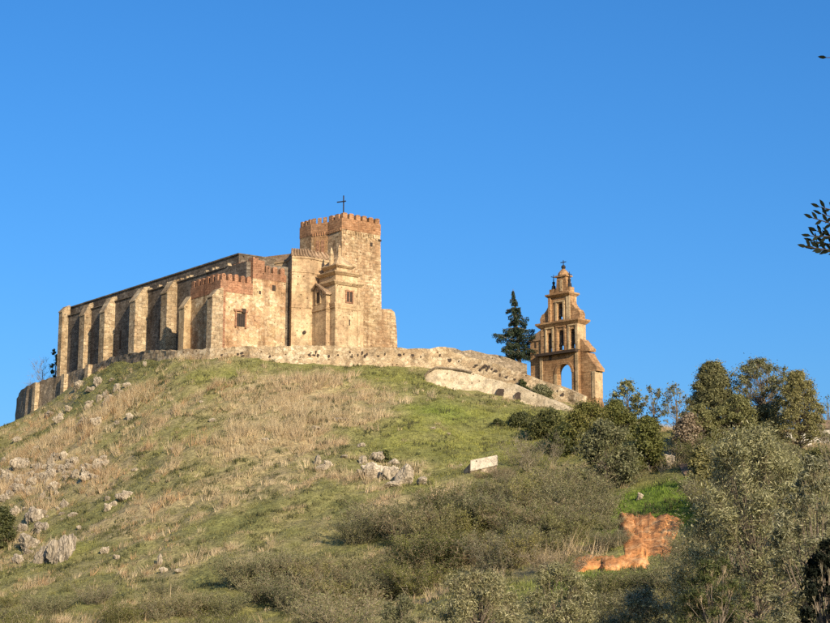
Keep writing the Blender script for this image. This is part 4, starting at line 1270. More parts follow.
# --- trees on the skyline and along the track
make_tree('skyline_tree', 'small grey-green tree against the sky right of the bell gable', 'tree', 627, 380, 195, 36, MAT['l_grey'], MAT['bark'], 'round', .2, 50, 80, .27, .45, .14, seed=11, twigs=4)
make_tree('bare_tree', 'thin bare tree on the skyline, left of the bushy conical tree', 'tree', 653, 385, 192, 26, MAT['l_grey'], MAT['bark'], 'oval', .25, 24, 26, .28, .45, .12, seed=12, twigs=14)
make_tree('bare_tree', 'wider bare tree on the skyline beside the bushy conical tree', 'tree', 676, 383, 190, 36, MAT['l_grey'], MAT['bark'], 'round', .25, 30, 26, .28, .45, .13, seed=13, twigs=14)
make_tree('bushy_tree', 'tall bushy olive-brown tree left of the airy round tree on the skyline', 'tree', 712, 361, 166, 94, MAT['l_mid'], MAT['bark'], 'spire', .03, 380, 190, .19, .42, .16, seed=14, twigs=3, clr=.13)
make_tree('bushy_tree', 'round dense bush at the left foot of the bushy conical tree', 'tree', 700, 404, 162, 44, MAT['l_mid'], MAT['bark'], 'dome', .05, 130, 150, .19, .42, .14, seed=141, twigs=5, clr=.19)
make_tree('airy_tree', 'airy grey-green tree with gaps of sky in its crown, tallest on the right', 'tree', 760, 358, 166, 84, MAT['l_grey'], MAT['bark'], 'round', .22, 150, 125, .21, .4, .15, seed=15, twigs=6, clr=.16)
make_tree('conical_tree', 'yellow-green conical tree at the right end of the skyline trees', 'tree', 797, 370, 160, 80, MAT['l_mid'], MAT['bark'], 'spire', .2, 230, 150, .18, .38, .13, seed=16, twigs=4, clr=.16)
make_tree('bushy_tree', 'low olive-green tree filling the gap between the bushy and the airy tree', 'tree', 736, 394, 162, 62, MAT['l_mid'], MAT['bark'], 'dome', .05, 130, 160, .19, .42, .13, seed=161, twigs=3, clr=.18)
make_tree('bushy_tree', 'low grey-green tree under the airy tree, left of the white shed', 'tree', 766, 404, 164, 48, MAT['l_grey'], MAT['bark'], 'dome', .05, 130, 160, .19, .42, .13, seed=162, twigs=3, clr=.18)
make_tree('bushy_tree', 'low yellowish tree in front of the white house', 'tree', 822, 447, 146, 60, MAT['l_yellow'], MAT['bark'], 'dome', .05, 110, 150, .18, .42, .12, seed=163, twigs=3, clr=.18)
make_tree('bare_tree', 'twiggy bare tree at the right edge of the picture', 'tree', 829, 386, 120, 34, MAT['l_grey'], MAT['bark'], 'oval', .2, 24, 20, .18, .4, .1, seed=17, twigs=14)
make_tree('bare_tree', 'small bare tree behind the left end of the retaining wall', 'tree', 43, 356, 286, 44, MAT['l_grey'], MAT['bark'], 'dome', .25, 30, 0, .2, .4, .1, seed=18, twigs=12)
make_tree('dark_shrub', 'dark ivy shrub clinging beside the far corner of the nave', 'shrub', 56.5, 348, 284.5, 11, MAT['l_dark'], MAT['bark'], 'oval', .3, 16, 120, .35, .5, .1, seed=19)

# --- conifer beside the bell gable: drooping tiers
def conifer():
    r = np.random.default_rng(5)
    Y = 233.0
    q = at(515, 289, Y); X = at(520.5, 360, Y)[0]; lean = (at(513.5, 289, Y)[0] - X) / 9.8
    gz = at(516, 364, Y)[2] - .6
    H = q[2] - gz
    T = thing('conifer_tree', (X, Y, gz), 'tall dark conifer standing left of the bell gable', 'tree')
    m = MB()
    m.tube([(0, 0, -1.0), (lean * H * .4, 0, H * .4), (lean * H, 0, H)], [.3, .2, .03], 7)
    C = []
    tiers = 17
    for k in range(tiers):
        t = .15 + .83 * (k + r.uniform(-.35, .35)) / (tiers - 1)
        z = H * t
        R = 3.7 * (1 - t) ** 1.1 * (.75 + .5 * r.random()) + .2
        nb = 8 if t < .6 else 5
        a0 = r.uniform(0, 6.28)
        x0 = lean * z
        for b in range(nb):
            a = a0 + b * 2 * math.pi / nb + r.uniform(-.3, .3)
            L = R * r.uniform(.4, 1.15)
            if t < .5 and r.random() < .2: L *= 1.3
            dx, dy = math.cos(a), math.sin(a)
            up = r.uniform(-.15, .3)
            e = np.array((x0 + dx * L, dy * L, z + L * up - .15))
            m.tube([(x0, 0, z), (x0 + dx * L * .5, dy * L * .5, z + L * up * .3 - .05), tuple(e)], [.06, .045, .015], 4, cap=False)
            n = int(105 * L / 1.5 + 20)
            s = r.random((n, 1)) ** .6
            base = np.array((x0, 0, z)) * (1 - s) + e * s
            side = np.array((-dy, dx, 0))
            wdt = .36 * L * (1.05 - s * .8) * .8
            C.append(base + side * r.uniform(-1, 1, (n, 1)) * wdt + np.array((0, 0, 1)) * (r.uniform(-.42, .12, (n, 1)) - .12 * s))
    m.build('trunk', MAT['bark'], T, base=(0, 0, 0)).location = (0, 0, 0)
    v, f = leaf_arrays(r, np.concatenate(C), .30, .3, .1)
    link('crown', np_mesh('crown', v, f, MAT['l_conifer']), T)
conifer()

# --- bushes below the bell gable
BUSHES = [  # label, px, top py, base py, width px, leaf, profile, seed
    ('dark green rounded bush directly below the bell gable', 586, 402, 452, 60, 'l_green', 'dome', 31),
    ('low dark bush at the left end of the hedge below the lower wall', 522, 413, 428, 30, 'l_dark', 'dome', 32),
    ('dark bush in the middle of the hedge below the lower wall', 548, 411, 440, 44, 'l_dark', 'dome', 33),
    ('green bush at the foot of the bell gable buttress', 617, 400, 440, 44, 'l_green', 'dome', 34),
    ('dark green bush above the lush grass, right of the grey-green bush', 648, 416, 470, 40, 'l_green', 'dome', 35),
    ('large grey-green bush on the slope above the bare thicket', 606, 421, 492, 78, 'l_grey', 'dome', 36),
    ('small dark bush between the hedge and the grey-green bush', 566, 424, 455, 40, 'l_dark', 'dome', 37),
    ('brown leafless bush at the foot of the skyline trees', 688, 414, 458, 36, 'l_brown', 'dome', 38),
    ('dark evergreen shrub just behind the boulder cluster', 386, 450, 462, 13, 'l_dark', 'dome', 39),
    ('dark round bush at the left edge beside the big rock outcrop', 3, 507, 548, 34, 'l_dark', 'dome', 40),
    ('green creeper on the long wall left of the arch', 541, 386, 401, 26, 'l_grey', 'dome', 41),
    ('tiny dark plant on the wall top below the conifer', 523, 379, 386, 13, 'l_dark', 'dome', 42),
    ('small dark mat of shrub on the lush slope', 498, 419, 427, 13, 'l_dark', 'dome', 43),
    ('yellow-green bush on the lush bank beside the track', 700, 446, 492, 30, 'l_mid', 'dome', 44),
]
for lab, px, top, base, w_, lf, pr, sd in BUSHES:
    g = ground_at(px, base)
    Y = g[1]
    if sd in (41,): Y = wallY(W1, px) - 1.4
    if sd == 42: Y = wallY(W1, px) - .6
    big = w_ > 25
    make_tree('bush' if big else 'shrub', lab, 'bush', px, top, Y, w_, MAT[lf], MAT['bark'], pr, .04, 60 if big else 18, 330 if big else 140, .22 if big else .2, .5, .1, seed=sd, twigs=3 if lf not in ('l_brown', 'l_grey') else 10, clr=.34, depth=.9, loc=None)

# --- foreground olive trees and the oak at the right corner, shade painted into its leaves
def near(label, px, top, Y, w_, leaf, ncl, nl, ll, seed, prof='dome', name='olive_tree', h0=.08, asp=.2, clr=.19, tw=8, tr=.1):
    make_tree(name, label, 'tree', px, top, Y, w_, MAT[leaf], MAT['bark'], prof, h0, ncl, nl, ll, asp, tr, seed=seed, twigs=tw, clr=clr)
near('large silvery olive tree filling the lower right', 752, 424, 52, 215, 'l_olive', 190, 480, .125, 51)
near('slim silvery olive tree left of the large one, above the red bank', 722, 466, 66, 70, 'l_olive', 80, 380, .135, 52)
near('olive tree with upright pale shoots at the right edge under the white house', 812, 452, 46, 120, 'l_olive', 90, 380, .12, 53)
near('spreading olive tree at the bottom centre of the picture', 478, 570, 62, 150, 'l_olive', 110, 330, .13, 54)
near('olive tree with pale upright shoots right of the bottom centre', 556, 562, 68, 120, 'l_olive', 90, 330, .135, 55)
near('dark leafy olive tree at the bottom under the red bank', 640, 588, 58, 130, 'l_olive', 90, 330, .11, 56)
near('darkest olive tree below the large silvery one', 715, 556, 44, 120, 'l_dark', 80, 330, .095, 57)
near('low grey olive bush at the bottom left of centre', 398, 596, 70, 90, 'l_grey', 60, 300, .12, 58)
near('evergreen oak with shade painted into its black leaves in the bottom right corner', 824, 536, 31, 78, 'l_shade', 80, 420, .075, 59, name='oak_tree', asp=.5)

# --- scrub thickets
def scrub_proto(seed, nst, leafy, spread):
    r = np.random.default_rng(seed)
    P0, P1, Wd, C = [], [], [], []
    for k in range(nst):
        a = r.uniform(0, 6.28); q = math.sqrt(r.random()) * .45
        b = np.array((q * math.cos(a), q * math.sin(a), -.1))
        d = np.array((math.cos(a) * spread * r.uniform(.2, 1.1), math.sin(a) * spread * r.uniform(.2, 1.1), r.uniform(.65, 1.15)))
        p = b
        for s in range(3):
            e = p + d * .36 + r.normal(size=3) * .06
            P0.append(p); P1.append(e + (e - p) * .25); Wd.append(.016 - .003 * s)
            for j in range(5):
                q0 = p + (e - p) * r.uniform(.2, 1); dd = rand_dirs(r, 1, .9)[0] * r.uniform(.16, .34); 
                P0.append(q0); P1.append(q0 + dd); Wd.append(.009)
                for jj in range(3):
                    q1 = q0 + dd * r.uniform(.3, .9); de = rand_dirs(r, 1, .8)[0] * r.uniform(.07, .17)
                    P0.append(q1); P1.append(q1 + de); Wd.append(.007)
                    if r.random() < leafy:
                        for _ in range(5): C.append(q1 + de * r.uniform(.1, 1.1) + r.normal(size=3) * .035)
            p = e
    return ribbon_arrays(np.array(P0), np.array(P1), np.array(Wd), r), (leaf_arrays(r, np.array(C), .052, .45) if C else None)
PROTO = []
for k, (nst, leafy, spread, lf, tw) in enumerate([(60, .3, .9, 'l_grey', 'twig'), (56, .8, .9, 'l_grey', 'twig'), (46, .8, .8, 'l_mid', 'twig'), (42, .12, 1.0, 'l_brown', 'twig_red'), (46, 1.0, .9, 'l_green', 'twig'), (9, .04, .8, 'l_grey', 'twig'), (44, 1.0, .8, 'l_yellow', 'twig'), (44, 1.0, .9, 'l_dark', 'twig')]):
    (tv, tf), lv = scrub_proto(100 + k, nst, leafy, spread)
    PROTO.append((np_mesh('twigs', tv, tf, MAT[tw]), np_mesh('foliage', lv[0], lv[1], MAT[lf])))
rs = np.random.default_rng(77)
def scrubs(n, poly, kinds, hgt, label, group, seed, name='scrub_bush'):
    r = np.random.default_rng(seed)
    (x0, x1, y0, y1) = poly
    k_ = 0; tries = 0; placed = []; made = []
    while k_ < n and tries < n * 30:
        tries += 1
        px, py = r.uniform(x0, x1), r.uniform(y0, y1)
        g = ground_at(px, py)
        if any((g[0] - a) ** 2 + (g[1] - b) ** 2 < (hgt[0] * .55) ** 2 for a, b in placed): continue
        if seed < 60 and in_bank(px, py): continue
        placed.append((g[0], g[1]))
        kd = kinds[r.integers(len(kinds))]
        T = thing(name, (g[0], g[1], g[2] - .05), label, 'bush', group)
        hh = r.uniform(*hgt)
        T.scale = (hh * r.uniform(.8, 1.2), hh * r.uniform(.8, 1.2), hh * r.uniform(.65, .95))
        T.rotation_euler = (0, 0, r.uniform(0, 6.28))
        link('twigs', PROTO[kd][0], T); link('foliage', PROTO[kd][1], T)
        made.append((px, kd, T))
        k_ += 1
    for kd in set(q[1] for q in made):
        ts = sorted((q for q in made if q[1] == kd), key=lambda q: q[0])
        for i, (_, _, T) in enumerate(ts):
            pos = '' if len(ts) == 1 else ('leftmost ' if i == 0 else 'rightmost ' if i == len(ts) - 1 else ORD[i] + ' ')
            tail = ' from the left' if pos and 0 < i < len(ts) - 1 else ''
            T['label'] = pos + LOOK[kd] + tail + ' in the ' + group
ORD = 'first second third fourth fifth sixth seventh eighth ninth tenth eleventh twelfth'.split() + ['middle'] * 40
LOOK = ['pale leafless bush', 'grey-green twiggy bush', 'olive-brown leafy bush', 'brown twiggy bush', 'green leafy bush', 'bare sapling', 'yellow-green bush', 'dark green bush']
BANK_POLYS = [[(620, 517), (683, 524), (668, 559), (625, 563)], [(575, 561), (646, 561), (643, 568), (576, 569)]]
def in_poly(px, py, poly):
    c = False; j = len(poly) - 1
    for i in range(len(poly)):
        (xi, yi), (xj, yj) = poly[i], poly[j]
        if (yi > py) != (yj > py) and px < (xj - xi) * (py - yi) / (yj - yi) + xi: c = not c
        j = i
    return c
def in_bank(px, py): return any(in_poly(px, py, p) for p in BANK_POLYS)
scrubs(30, (440, 560, 506, 575), (0, 1, 2, 3, 6, 7, 4, 4), (1.7, 2.7), 'grey-brown leafless scrub in the thicket on the lower slope', 'scrub thicket above the bottom olives', 1)
scrubs(14, (545, 588, 494, 545), (0, 0, 1, 3, 2, 6), (2.0, 3.0), 'greyish twiggy scrub between the grey-green bush and the red bank', 'scrub left of the red bank', 2)
scrubs(18, (350, 440, 525, 605), (1, 2, 4, 0, 7, 6), (1.8, 3.0), 'dark olive-green scrub on the slope below the boulders', 'scrub below the boulder cluster', 3)
scrubs(16, (235, 350, 578, 640), (0, 0, 3, 1, 6), (1.8, 2.8), 'pale leafless scrub at the bottom of the slope', 'bare scrub along the bottom edge', 4)
scrubs(20, (0, 235, 600, 645), (1, 2, 4, 0), (1.0, 1.9), 'low olive-brown scrub along the bottom left edge', 'low scrub at the bottom left', 5)
scrubs(7, (672, 705, 572, 605), (0, 3, 1), (1.5, 2.4), 'brownish scrub right of the red earth bank', 'scrub right of the red bank', 6)
scrubs(12, (706, 776, 468, 520), (1, 2, 0, 4), (2.0, 3.2), 'green-brown scrub behind the large olive tree', 'scrub behind the big olive', 7)
scrubs(3, (606, 617, 528, 556), (0, 1), (1.0, 1.4), 'small twiggy scrub overlapping the left edge of the red bank', 'scrub on the left bank rim', 61)
scrubs(3, (684, 698, 540, 566), (3, 0), (1.0, 1.5), 'small brown scrub overlapping the right edge of the red bank', 'scrub on the right bank rim', 62)
scrubs(12, (575, 700, 592, 625), (1, 2, 4), (1.2, 2.2), 'greenish scrub on the flat below the red bank', 'scrub below the red bank', 8)
scrubs(4, (480, 505, 474, 484), (3, 3, 0), (.7, 1.0), 'low brown brush at the foot of the pale slab', 'brush around the pale slab', 9)
scrubs(6, (512, 545, 460, 474), (5,), (2.6, 4.0), 'grey leafless sapling clump right of the pale slab', 'leafless clumps right of the slab', 10)
# --- grass
def grass(name, label, ntuft, blades, kind, seed):
    r = np.random.default_rng(seed)
    Yv = np.sqrt(r.uniform(100 ** 2, 258 ** 2, ntuft * 3)); Xv = r.uniform(-1, 1, ntuft * 3) * (.245 * Yv + 6)
    dry, lush, viv = cover(Xv, Yv)
    cl = fbm(Xv, Yv, .5, VN1, 3)
    if kind == 'dry':
        pr = dry ** 1.8 * np.clip((cl - .38) * 4.5, .04, 1) * (1 - lush * .75) * (1 - viv)
    elif kind == 'green':
        pr = np.clip(1.05 - dry * .8, 0, 1) * .8
    else:
        pr = np.clip((fbm(Xv, Yv, .5, VN3, 4) - .5) * 6, 0, 1) * .9
    keep = r.random(len(Xv)) < pr
    Zv = h(Xv, Yv)
    qx, qy = project(np.stack([Xv, Yv, Zv], 1))
    wy = np.interp(qx, [p[0] for p in W1], [p[3] for p in W1], left=262, right=262)
    keep &= Yv < wy - .4
    w2y = np.interp(qx, [p[0] for p in W2], [p[3] for p in W2], left=999, right=999)
    keep &= ~((Yv > w2y - .5) & (Yv < w2y + 2.0))
    for p in BANK_POLYS:
        keep &= ~np.array([in_poly(a, b, p) for a, b in zip(qx, qy)])
    I = np.nonzero(keep)[0][:ntuft]
    n = len(I)
    X, Y, Z, D, Lh, Vi = Xv[I], Yv[I], Zv[I], dry[I], lush[I], viv[I][:, None]
    nb = blades
    if kind == 'dry':
        big = np.clip((fbm(X, Y, .16, VN2, 3) - .3) * 2.4, .15, 1.3)
        hh = 1.35 * (r.uniform(.22, .75, n) + .75 * r.random(n) ** 2.5) * (.45 + .5 * D) * (.5 + big); rad = .34; wid = .045
    elif kind == 'green':
        hh = r.uniform(.12, .32, n) * (1 + .3 * Lh); rad = .38; wid = .07
    else:
        hh = r.uniform(.18, .6, n) * r.uniform(.5, 1.1, n); rad = .4; wid = .1
    a = r.uniform(0, 6.283, (n, nb)); q = np.sqrt(r.random((n, nb))) * rad
    bx = X[:, None] + q * np.cos(a); by = Y[:, None] + q * np.sin(a); bz = Z[:, None] - .08 + (by - Y[:, None]) * .4
    H = hh[:, None] * r.uniform(.55, 1.15, (n, nb))
    ln = H * r.uniform(.05, .6, (n, nb)); a2 = a + r.normal(0, .9, (n, nb))
    wdir = r.uniform(0, 6.283, (n, nb))
    tl = r.normal(0, .28 if kind == 'dry' else .1, (n, 1)); tl2 = r.normal(0, .2 if kind == 'dry' else .1, (n, 1))
    wx, wy_ = np.cos(wdir) * wid * .5, np.sin(wdir) * wid * .5
    v = np.empty((n, nb, 3, 3))
    v[..., 0, 0] = bx - wx; v[..., 0, 1] = by - wy_; v[..., 0, 2] = bz
    v[..., 1, 0] = bx + wx; v[..., 1, 1] = by + wy_; v[..., 1, 2] = bz
    v[..., 2, 0] = bx + ln * np.cos(a2) + (tl + .1) * H; v[..., 2, 1] = by + ln * np.sin(a2) + tl2 * H; v[..., 2, 2] = bz + H
    if kind == 'dry':
        c0, c1 = np.array([.42, .31, .16]), np.array([.70, .56, .34])
        pink = np.array([.52, .37, .22])
        tt = r.random((n, 1)); base = c0 * (1 - tt) + c1 * tt
        pk = np.clip((fbm(X, Y, .11, VN3, 2) - .45) * 4, 0, 1)[:, None] * .5
        base = base * (1 - pk) + pink * pk
        og = (r.random((n, 1)) < .22) * (X[:, None] < -22)
        base = np.where(og, np.array([.50, .32, .16]), base) * r.uniform(.7, 1.15, (n, 1))
    elif kind == 'green':
        tt = r.random((n, 1)); base = np.array([.16, .15, .05]) * (1 - tt) + np.array([.30, .275, .10]) * tt
        lc = np.array([.18, .19, .04]) * (1 - tt) + np.array([.40, .375, .10]) * tt
        base = base * (1 - Lh[:, None]) + lc * Lh[:, None]
        base = base * (1 - Vi) + (np.array([.10, .16, .02]) * (1 - tt) + np.array([.22, .29, .05]) * tt) * Vi
    else:
        tt = r.random((n, 1)); base = np.array([.07, .075, .03]) * (1 - tt) + np.array([.15, .14, .06]) * tt
    col = base[:, None, :] * r.uniform(.8, 1.2, (n, nb, 1))
    col = np.repeat(col[:, :, None, :], 3, 2).reshape(-1, 3)
    me = np_mesh(name, v.reshape(-1, 3), np.arange(n * nb * 3).reshape(-1, 3), MAT['grass'], col)
    tag(link(name, me), label, 'grass', None, 'stuff')
grass('dry_grass', 'tall dry straw grass in patches over the hillside', 24000, 18, 'dry', 201)
grass('green_grass', 'short green grass covering the hillside', 30000, 13, 'green', 202)
grass('dark_herbs', 'dark low herbs scattered through the grass', 15000, 12, 'herb', 203)

# ------------------------------------------------------------------ rocks
def rock_mesh(seed, slabby=False):
    r = np.random.default_rng(seed)
    bm = bmesh.new()
    bmesh.ops.create_icosphere(bm, subdivisions=4, radius=1)
    co = np.array([v.co[:] for v in bm.verts])
    nP = 13
    N = rand_dirs(r, nP); N[:, 2] *= .8; N /= np.linalg.norm(N, axis=1, keepdims=True)
    D = r.uniform(.5, .95, nP)
    dots = co @ N.T
    rad = np.where(dots > .05, D[None] / np.maximum(dots, .05), 9).min(1)
    rad = np.minimum(rad, 1.05)
    vn = VNoise(seed + 5)
    a1 = vn(co[:, 0] * 2.3 + 9, co[:, 1] * 2.3 + co[:, 2] * 1.7 + 9); a2 = vn(co[:, 0] * 6 + 30, co[:, 2] * 6 + co[:, 1] * 4 + 30); a3 = vn(co[:, 0] * 13 + 3, co[:, 2] * 13 + co[:, 1] * 9 + 3)
    rad *= 1 + .3 * (a1 - .5) - .22 * np.maximum(0, .25 - abs(a2 - .5)) * 2 + .09 * (a3 - .5)
    if slabby:
        an = np.arctan2(co[:, 1], co[:, 0]); fl = vn(an * 5 + 40, co[:, 2] * 1.2 + 7)
        rad *= 1 - .34 * np.maximum(0, .3 - abs(fl - .5)) * 2
    co = co * rad[:, None]
    for v, c in zip(bm.verts, co): v.co = c
    me = bpy.data.meshes.new('rock')
    bm.to_mesh(me); bm.free()
    me.materials.append(MAT['rock_dark' if slabby else 'rock'])
    return me
RM = [rock_mesh(300 + k) for k in range(9)]
RD = [rock_mesh(330 + k, True) for k in range(4)]
LEFT = 'scattered limestone rocks on the upper left slope'
OUT = 'limestone rocks of the left outcrop'
ROCKS = [  # px, py centre, w, h, label, group, dark, tilt
    (363.6, 460, 11, 10, 'small block at the upper left of the boulder cluster', None, 0, 0), (372, 471, 23, 17, 'broad pale boulder at the left of the boulder cluster', None, 0, 0),
    (380, 460, 14, 12, 'pointed pale boulder at the top of the cluster beside the dark shrub', None, 0, .3), (393, 471, 20, 22, 'large pitted boulder at the centre of the cluster', None, 0, 0),
    (406, 474, 22, 24, 'large sloping boulder at the right of the cluster', None, 0, .35), (394.5, 462, 12, 9, 'small boulder capping the large pitted one', None, 0, 0),
    (422, 481.5, 13, 10, 'isolated round boulder at the right end of the cluster', None, 0, 0), (394.5, 484, 18, 8, 'flat pale stone at the front foot of the cluster', None, 0, 0), (360, 471, 6, 6, 'small stone at the left foot of the cluster', None, 0, 0),
    (318, 461, 10, 12, 'upright pale stone left of the boulder cluster', None, 0, .2), (328, 465, 13, 8, 'leaning pale stone next to the upright one left of the cluster', None, 0, .4), (322, 469, 12, 7, 'low stone at the foot of the upright pale stone', None, 0, 0),
    (339, 419, 9, 6, 'pale stone in dry grass above the boulder cluster', None, 0, 0), (316, 428, 17, 5, 'flat pale ledge stone in the grass at mid slope', None, 0, 0), (346, 421, 12, 4, 'flat low stone beside the pale stone above the cluster', None, 0, 0), (344, 457, 9, 4, 'flat small stone between the two stone clusters', None, 0, 0),
    (433, 428, 6, 3, 'tiny white stone on the lush slope under the lower wall', None, 0, 0), (449, 434, 5, 3, 'tiny white stone left of the slab on lush grass', None, 0, 0), (362, 446, 11, 5, 'tan stone above the boulder cluster', None, 0, 0), (266, 441, 10, 4, 'tan flat stone left of mid slope', None, 0, 0),
    (46, 553, 20, 26, 'ribbed dark slab at the left of the big upright outcrop', None, 1, .25), (56, 549, 20, 33, 'tallest ribbed rock of the big upright outcrop', None, 1, .12), (65, 549, 17, 30, 'ribbed rock right of the tallest one in the big outcrop', None, 1, .08), (71.5, 542, 10, 26, 'narrow pale slab on the right of the big outcrop', None, 1, .02), (40, 556, 14, 18, 'low rock at the left foot of the big upright outcrop', None, 1, .2),
    (28, 541, 24, 22, 'dark sloping slab at the left of the big outcrop', None, 1, .7), (33, 516, 22, 18, 'jagged rock above the big outcrop', None, 1, .3), (22, 527, 12, 12, 'dark rock between the jagged rock and the sloping slab', None, 1, .2), (44, 527, 24, 10, 'ledge rock joining the top of the big outcrop', None, 1, .5),
    (17, 466, 14, 15, None, OUT, 0, .2), (26, 463, 9, 12, None, OUT, 0, .1), (4, 476, 13, 13, None, OUT, 0, .2), (50.5, 460, 9, 17, None, OUT, 1, .1), (74, 461, 13, 12, None, OUT, 0, .3), (98, 462, 10, 9, None, OUT, 0, 0), (90, 466, 12, 9, None, OUT, 0, .2), (76, 474, 16, 11, None, OUT, 0, .3), (85, 471, 10, 9, None, OUT, 0, .1), (62, 469, 11, 8, None, OUT, 1, .3),
    (9, 493, 10, 12, None, OUT, 1, .1), (43, 495, 9, 11, None, OUT, 1, .1), (31, 474, 10, 9, None, OUT, 0, .2), (16, 487, 11, 8, None, OUT, 1, .2), (105, 464, 8, 6, None, OUT, 0, .2), (38, 467, 9, 11, None, OUT, 1, .1), (93, 459, 8, 6, None, OUT, 0, .2), (20, 479, 9, 8, None, OUT, 0, .2),
    (122.5, 497, 13, 10, 'pale stone at the upper right of the small left rock pile', None, 0, .1), (129, 493, 12, 8, 'topmost stone of the small left rock pile', None, 0, .2), (107, 508, 10, 10, 'lowest stone of the small left rock pile', None, 0, 0), (114, 505, 9, 8, 'middle stone of the small left rock pile', None, 0, 0), (107, 500, 8, 5, 'leftmost stone of the small left rock pile', None, 0, 0),
    (105, 551, 9, 8, None, LEFT, 0, .2), (117, 557, 7, 7, None, LEFT, 0, 0), (160, 560, 7, 13, 'upright white stone low on the left slope', None, 0, 0), (163, 570, 9, 6, 'white stone at the foot of the upright white stone', None, 0, 0), (178.5, 571, 7, 5, 'small white stone right of the upright white stone', None, 0, 0), (173, 591, 6, 4, None, LEFT, 0, 0),
    (117, 387, 9, 9, None, LEFT, 0, .2), (128, 385, 10, 7, None, LEFT, 0, .2), (99, 398, 8, 8, None, LEFT, 0, .1), (88.6, 406, 8, 8, None, LEFT, 0, .1), (69, 409, 9, 9, None, LEFT, 0, .1), (84.7, 420, 14, 11, None, LEFT, 1, .3), (110, 397, 7, 5, None, LEFT, 0, 0), (17, 440, 8, 7, None, LEFT, 0, 0), (145, 364, 4, 8, None, LEFT, 0, 0),
    (172, 449, 6, 4, None, LEFT, 0, 0), (213, 420, 8, 5, None, LEFT, 0, 0), (55, 439, 8, 7, None, LEFT, 0, .2), (36, 449, 7, 6, None, LEFT, 0, 0), (121, 391, 6, 5, None, LEFT, 0, .2), (61, 416, 8, 6, None, LEFT, 0, .2), (201, 402, 5, 3, None, LEFT, 0, 0), (135, 470, 6, 4, None, LEFT, 0, 0),
    (671, 459, 13, 16, 'yellowish rock face beside the track under the skyline trees', None, 0, .1), (640, 497, 8, 9, 'pale yellow stone in the lush grass above the red bank', None, 0, .1), (461, 466, 4, 3, None, LEFT, 0, 0)]
rr_ = np.random.default_rng(9)
for (x0, x1, y0, y1, nn_) in ((0, 60, 454, 500, 38), (60, 110, 454, 480, 20), (8, 80, 500, 560, 22), (50, 135, 380, 428, 18)):
    for k in range(nn_):
        w_ = rr_.uniform(4, 13)
        ROCKS.append((rr_.uniform(x0, x1), rr_.uniform(y0, y1), w_, w_ * rr_.uniform(.5, 1.1), None, OUT if y0 > 430 else LEFT, int(rr_.random() < .5), rr_.uniform(-.3, .4)))
for k, (px, py, w_, h_, lab, grp, dk, tilt) in enumerate(ROCKS):
    g = ground_at(px, py + h_ * .42)
    s = g[1] / FPX
    me = (RD[k % 4] if dk else RM[k % 9])
    o = link('rock' if max(w_, h_) < 16 else 'boulder', me, None, (g[0], g[1] + w_ * s * .1, g[2] + h_ * s * .24))
    o.scale = (w_ * s * .6, w_ * s * .5, h_ * s * .64)
    o.rotation_euler = (rr_.uniform(-.2, .2), tilt, rr_.uniform(-.5, .5))
    if lab is None:
        sz = 'large' if w_ > 10 else 'middle-sized' if w_ > 7 else 'small'
        tn = 'grey fluted' if dk else 'pale limestone'
        hx_ = 'left' if px < 25 else 'right' if px > 68 else 'middle'
        if grp == OUT:
            vy_ = 'top' if py < 464 else 'upper' if py < 474 else 'central' if py < 492 else 'lower'
            lab = f'{sz} {tn} rock in the {vy_} {hx_} part of the broken outcrop'
        else:
            vy_ = 'high under the nave wall' if py < 400 else 'halfway up' if py < 480 else 'low down'
            hx_ = 'far left' if px < 75 else 'left of centre' if px > 125 else 'left'
            lab = f'{sz} {tn} rock {vy_} on the {hx_} slope'
        if px == 461: lab, grp = 'tiny white stone just left of the pale slab', None
    tag(o, lab, 'rock', grp)
patch('dirt_track', [(676, 464), (692, 466), (700, 480), (682, 478)], 8, 10, plain('track_dirt', (.30, .20, .13)), 'short stretch of brown dirt track under the skyline trees', .2, .2, 33)
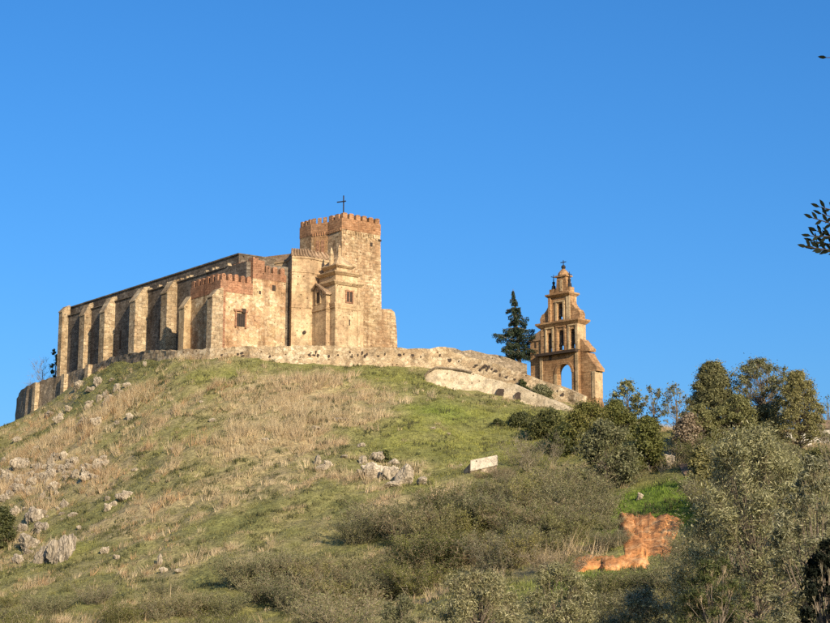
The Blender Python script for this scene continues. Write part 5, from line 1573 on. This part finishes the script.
# ------------------------------------------------------------------ overhanging olive branch at the right edge
def overhang():
    r = np.random.default_rng(63)
    base = (3.9, 8.4, hz(3.9, 8.4))
    T = thing('overhanging_tree', base, 'leafy branch tips of a near tree, coloured dark for shade, reaching in at the right edge', 'tree')
    b = np.array(base)
    m = MB()
    m.tube([(0, 0, -.2), (.05, 0, 1.4), (-.1, .05, 2.6), (0, 0, 3.9)], [.16, .13, .1, .04], 8)
    C = []; D = []
    for px, py, Y, n in ((807, 247, 8.0, 26), (811, 236, 8.05, 24), (813, 218, 8.0, 20), (820, 207, 8.1, 18), (813, 241, 8.2, 24), (815, 249, 8.1, 24), (817, 231, 8.15, 22), (822, 214, 8.05, 18), (827, 57.5, 8.3, 10)):
        tip = at(px, py, Y) - b
        ln = .36
        root = tip + np.array((ln * 1.3, .1, -.12 + r.uniform(-.08, .1)))
        crotch = np.array((-.15, -.05, min(3.4, root[2] - .35)))
        mid = (root + tip) / 2 + np.array((0, 0, .03))
        m.tube([(0, 0, crotch[2] - .3), tuple(crotch), tuple(root), tuple(mid), tuple(tip)], [.04, .022, .01, .005, .002], 5, cap=False)
        for k in range(n):
            t = k / n * .95
            p = tip * (1 - t) ** 2 + 2 * t * (1 - t) * (mid + np.array((0, 0, .015))) + root * t * t
            d = tip - root; d /= np.linalg.norm(d)
            sd = np.array((0, 0, 1.0)) * (1 if k % 2 else -1)
            ld = d * .8 + sd * .6 + r.normal(size=3) * .22; ld /= np.linalg.norm(ld)
            if k == 0: ld = d
            C.append(p + ld * .024); D.append(ld)
    NT = len(C)
    # the crown itself, outside the frame
    n = 5200
    q = rand_dirs(r, n) * (r.random((n, 1)) ** .4) * np.array((1.15, 1.2, 1.35)) + np.array((.25, 0, 3.3))
    C = np.concatenate([np.array(C), q]); D = np.concatenate([np.array(D), rand_dirs(r, n)])
    s = np.cross(D, rand_dirs(r, len(D))); s /= np.linalg.norm(s, axis=1, keepdims=True)
    s[:NT] = np.cross(D[:NT], np.array((0.2, 1, .2))) + r.normal(size=(NT, 3)) * .35; s[:NT] /= np.linalg.norm(s[:NT], axis=1, keepdims=True)
    L, w_ = .05, .0085
    v = np.stack([C - D * L / 2, C + s * w_ - D * L * .1, C + s * w_ * .8 + D * L * .2, C + D * L / 2, C - s * w_ * .8 + D * L * .2, C - s * w_ - D * L * .1], 1).reshape(-1, 3)
    f = np.arange(len(C) * 6).reshape(-1, 6)
    m.build('trunk', MAT['dark'], T, base=(0, 0, 0)).location = (0, 0, 0)
    link('crown', np_mesh('crown', v, f, MAT['l_shade']), T)  # near-black colour stands in for the shade on the tips
overhang()
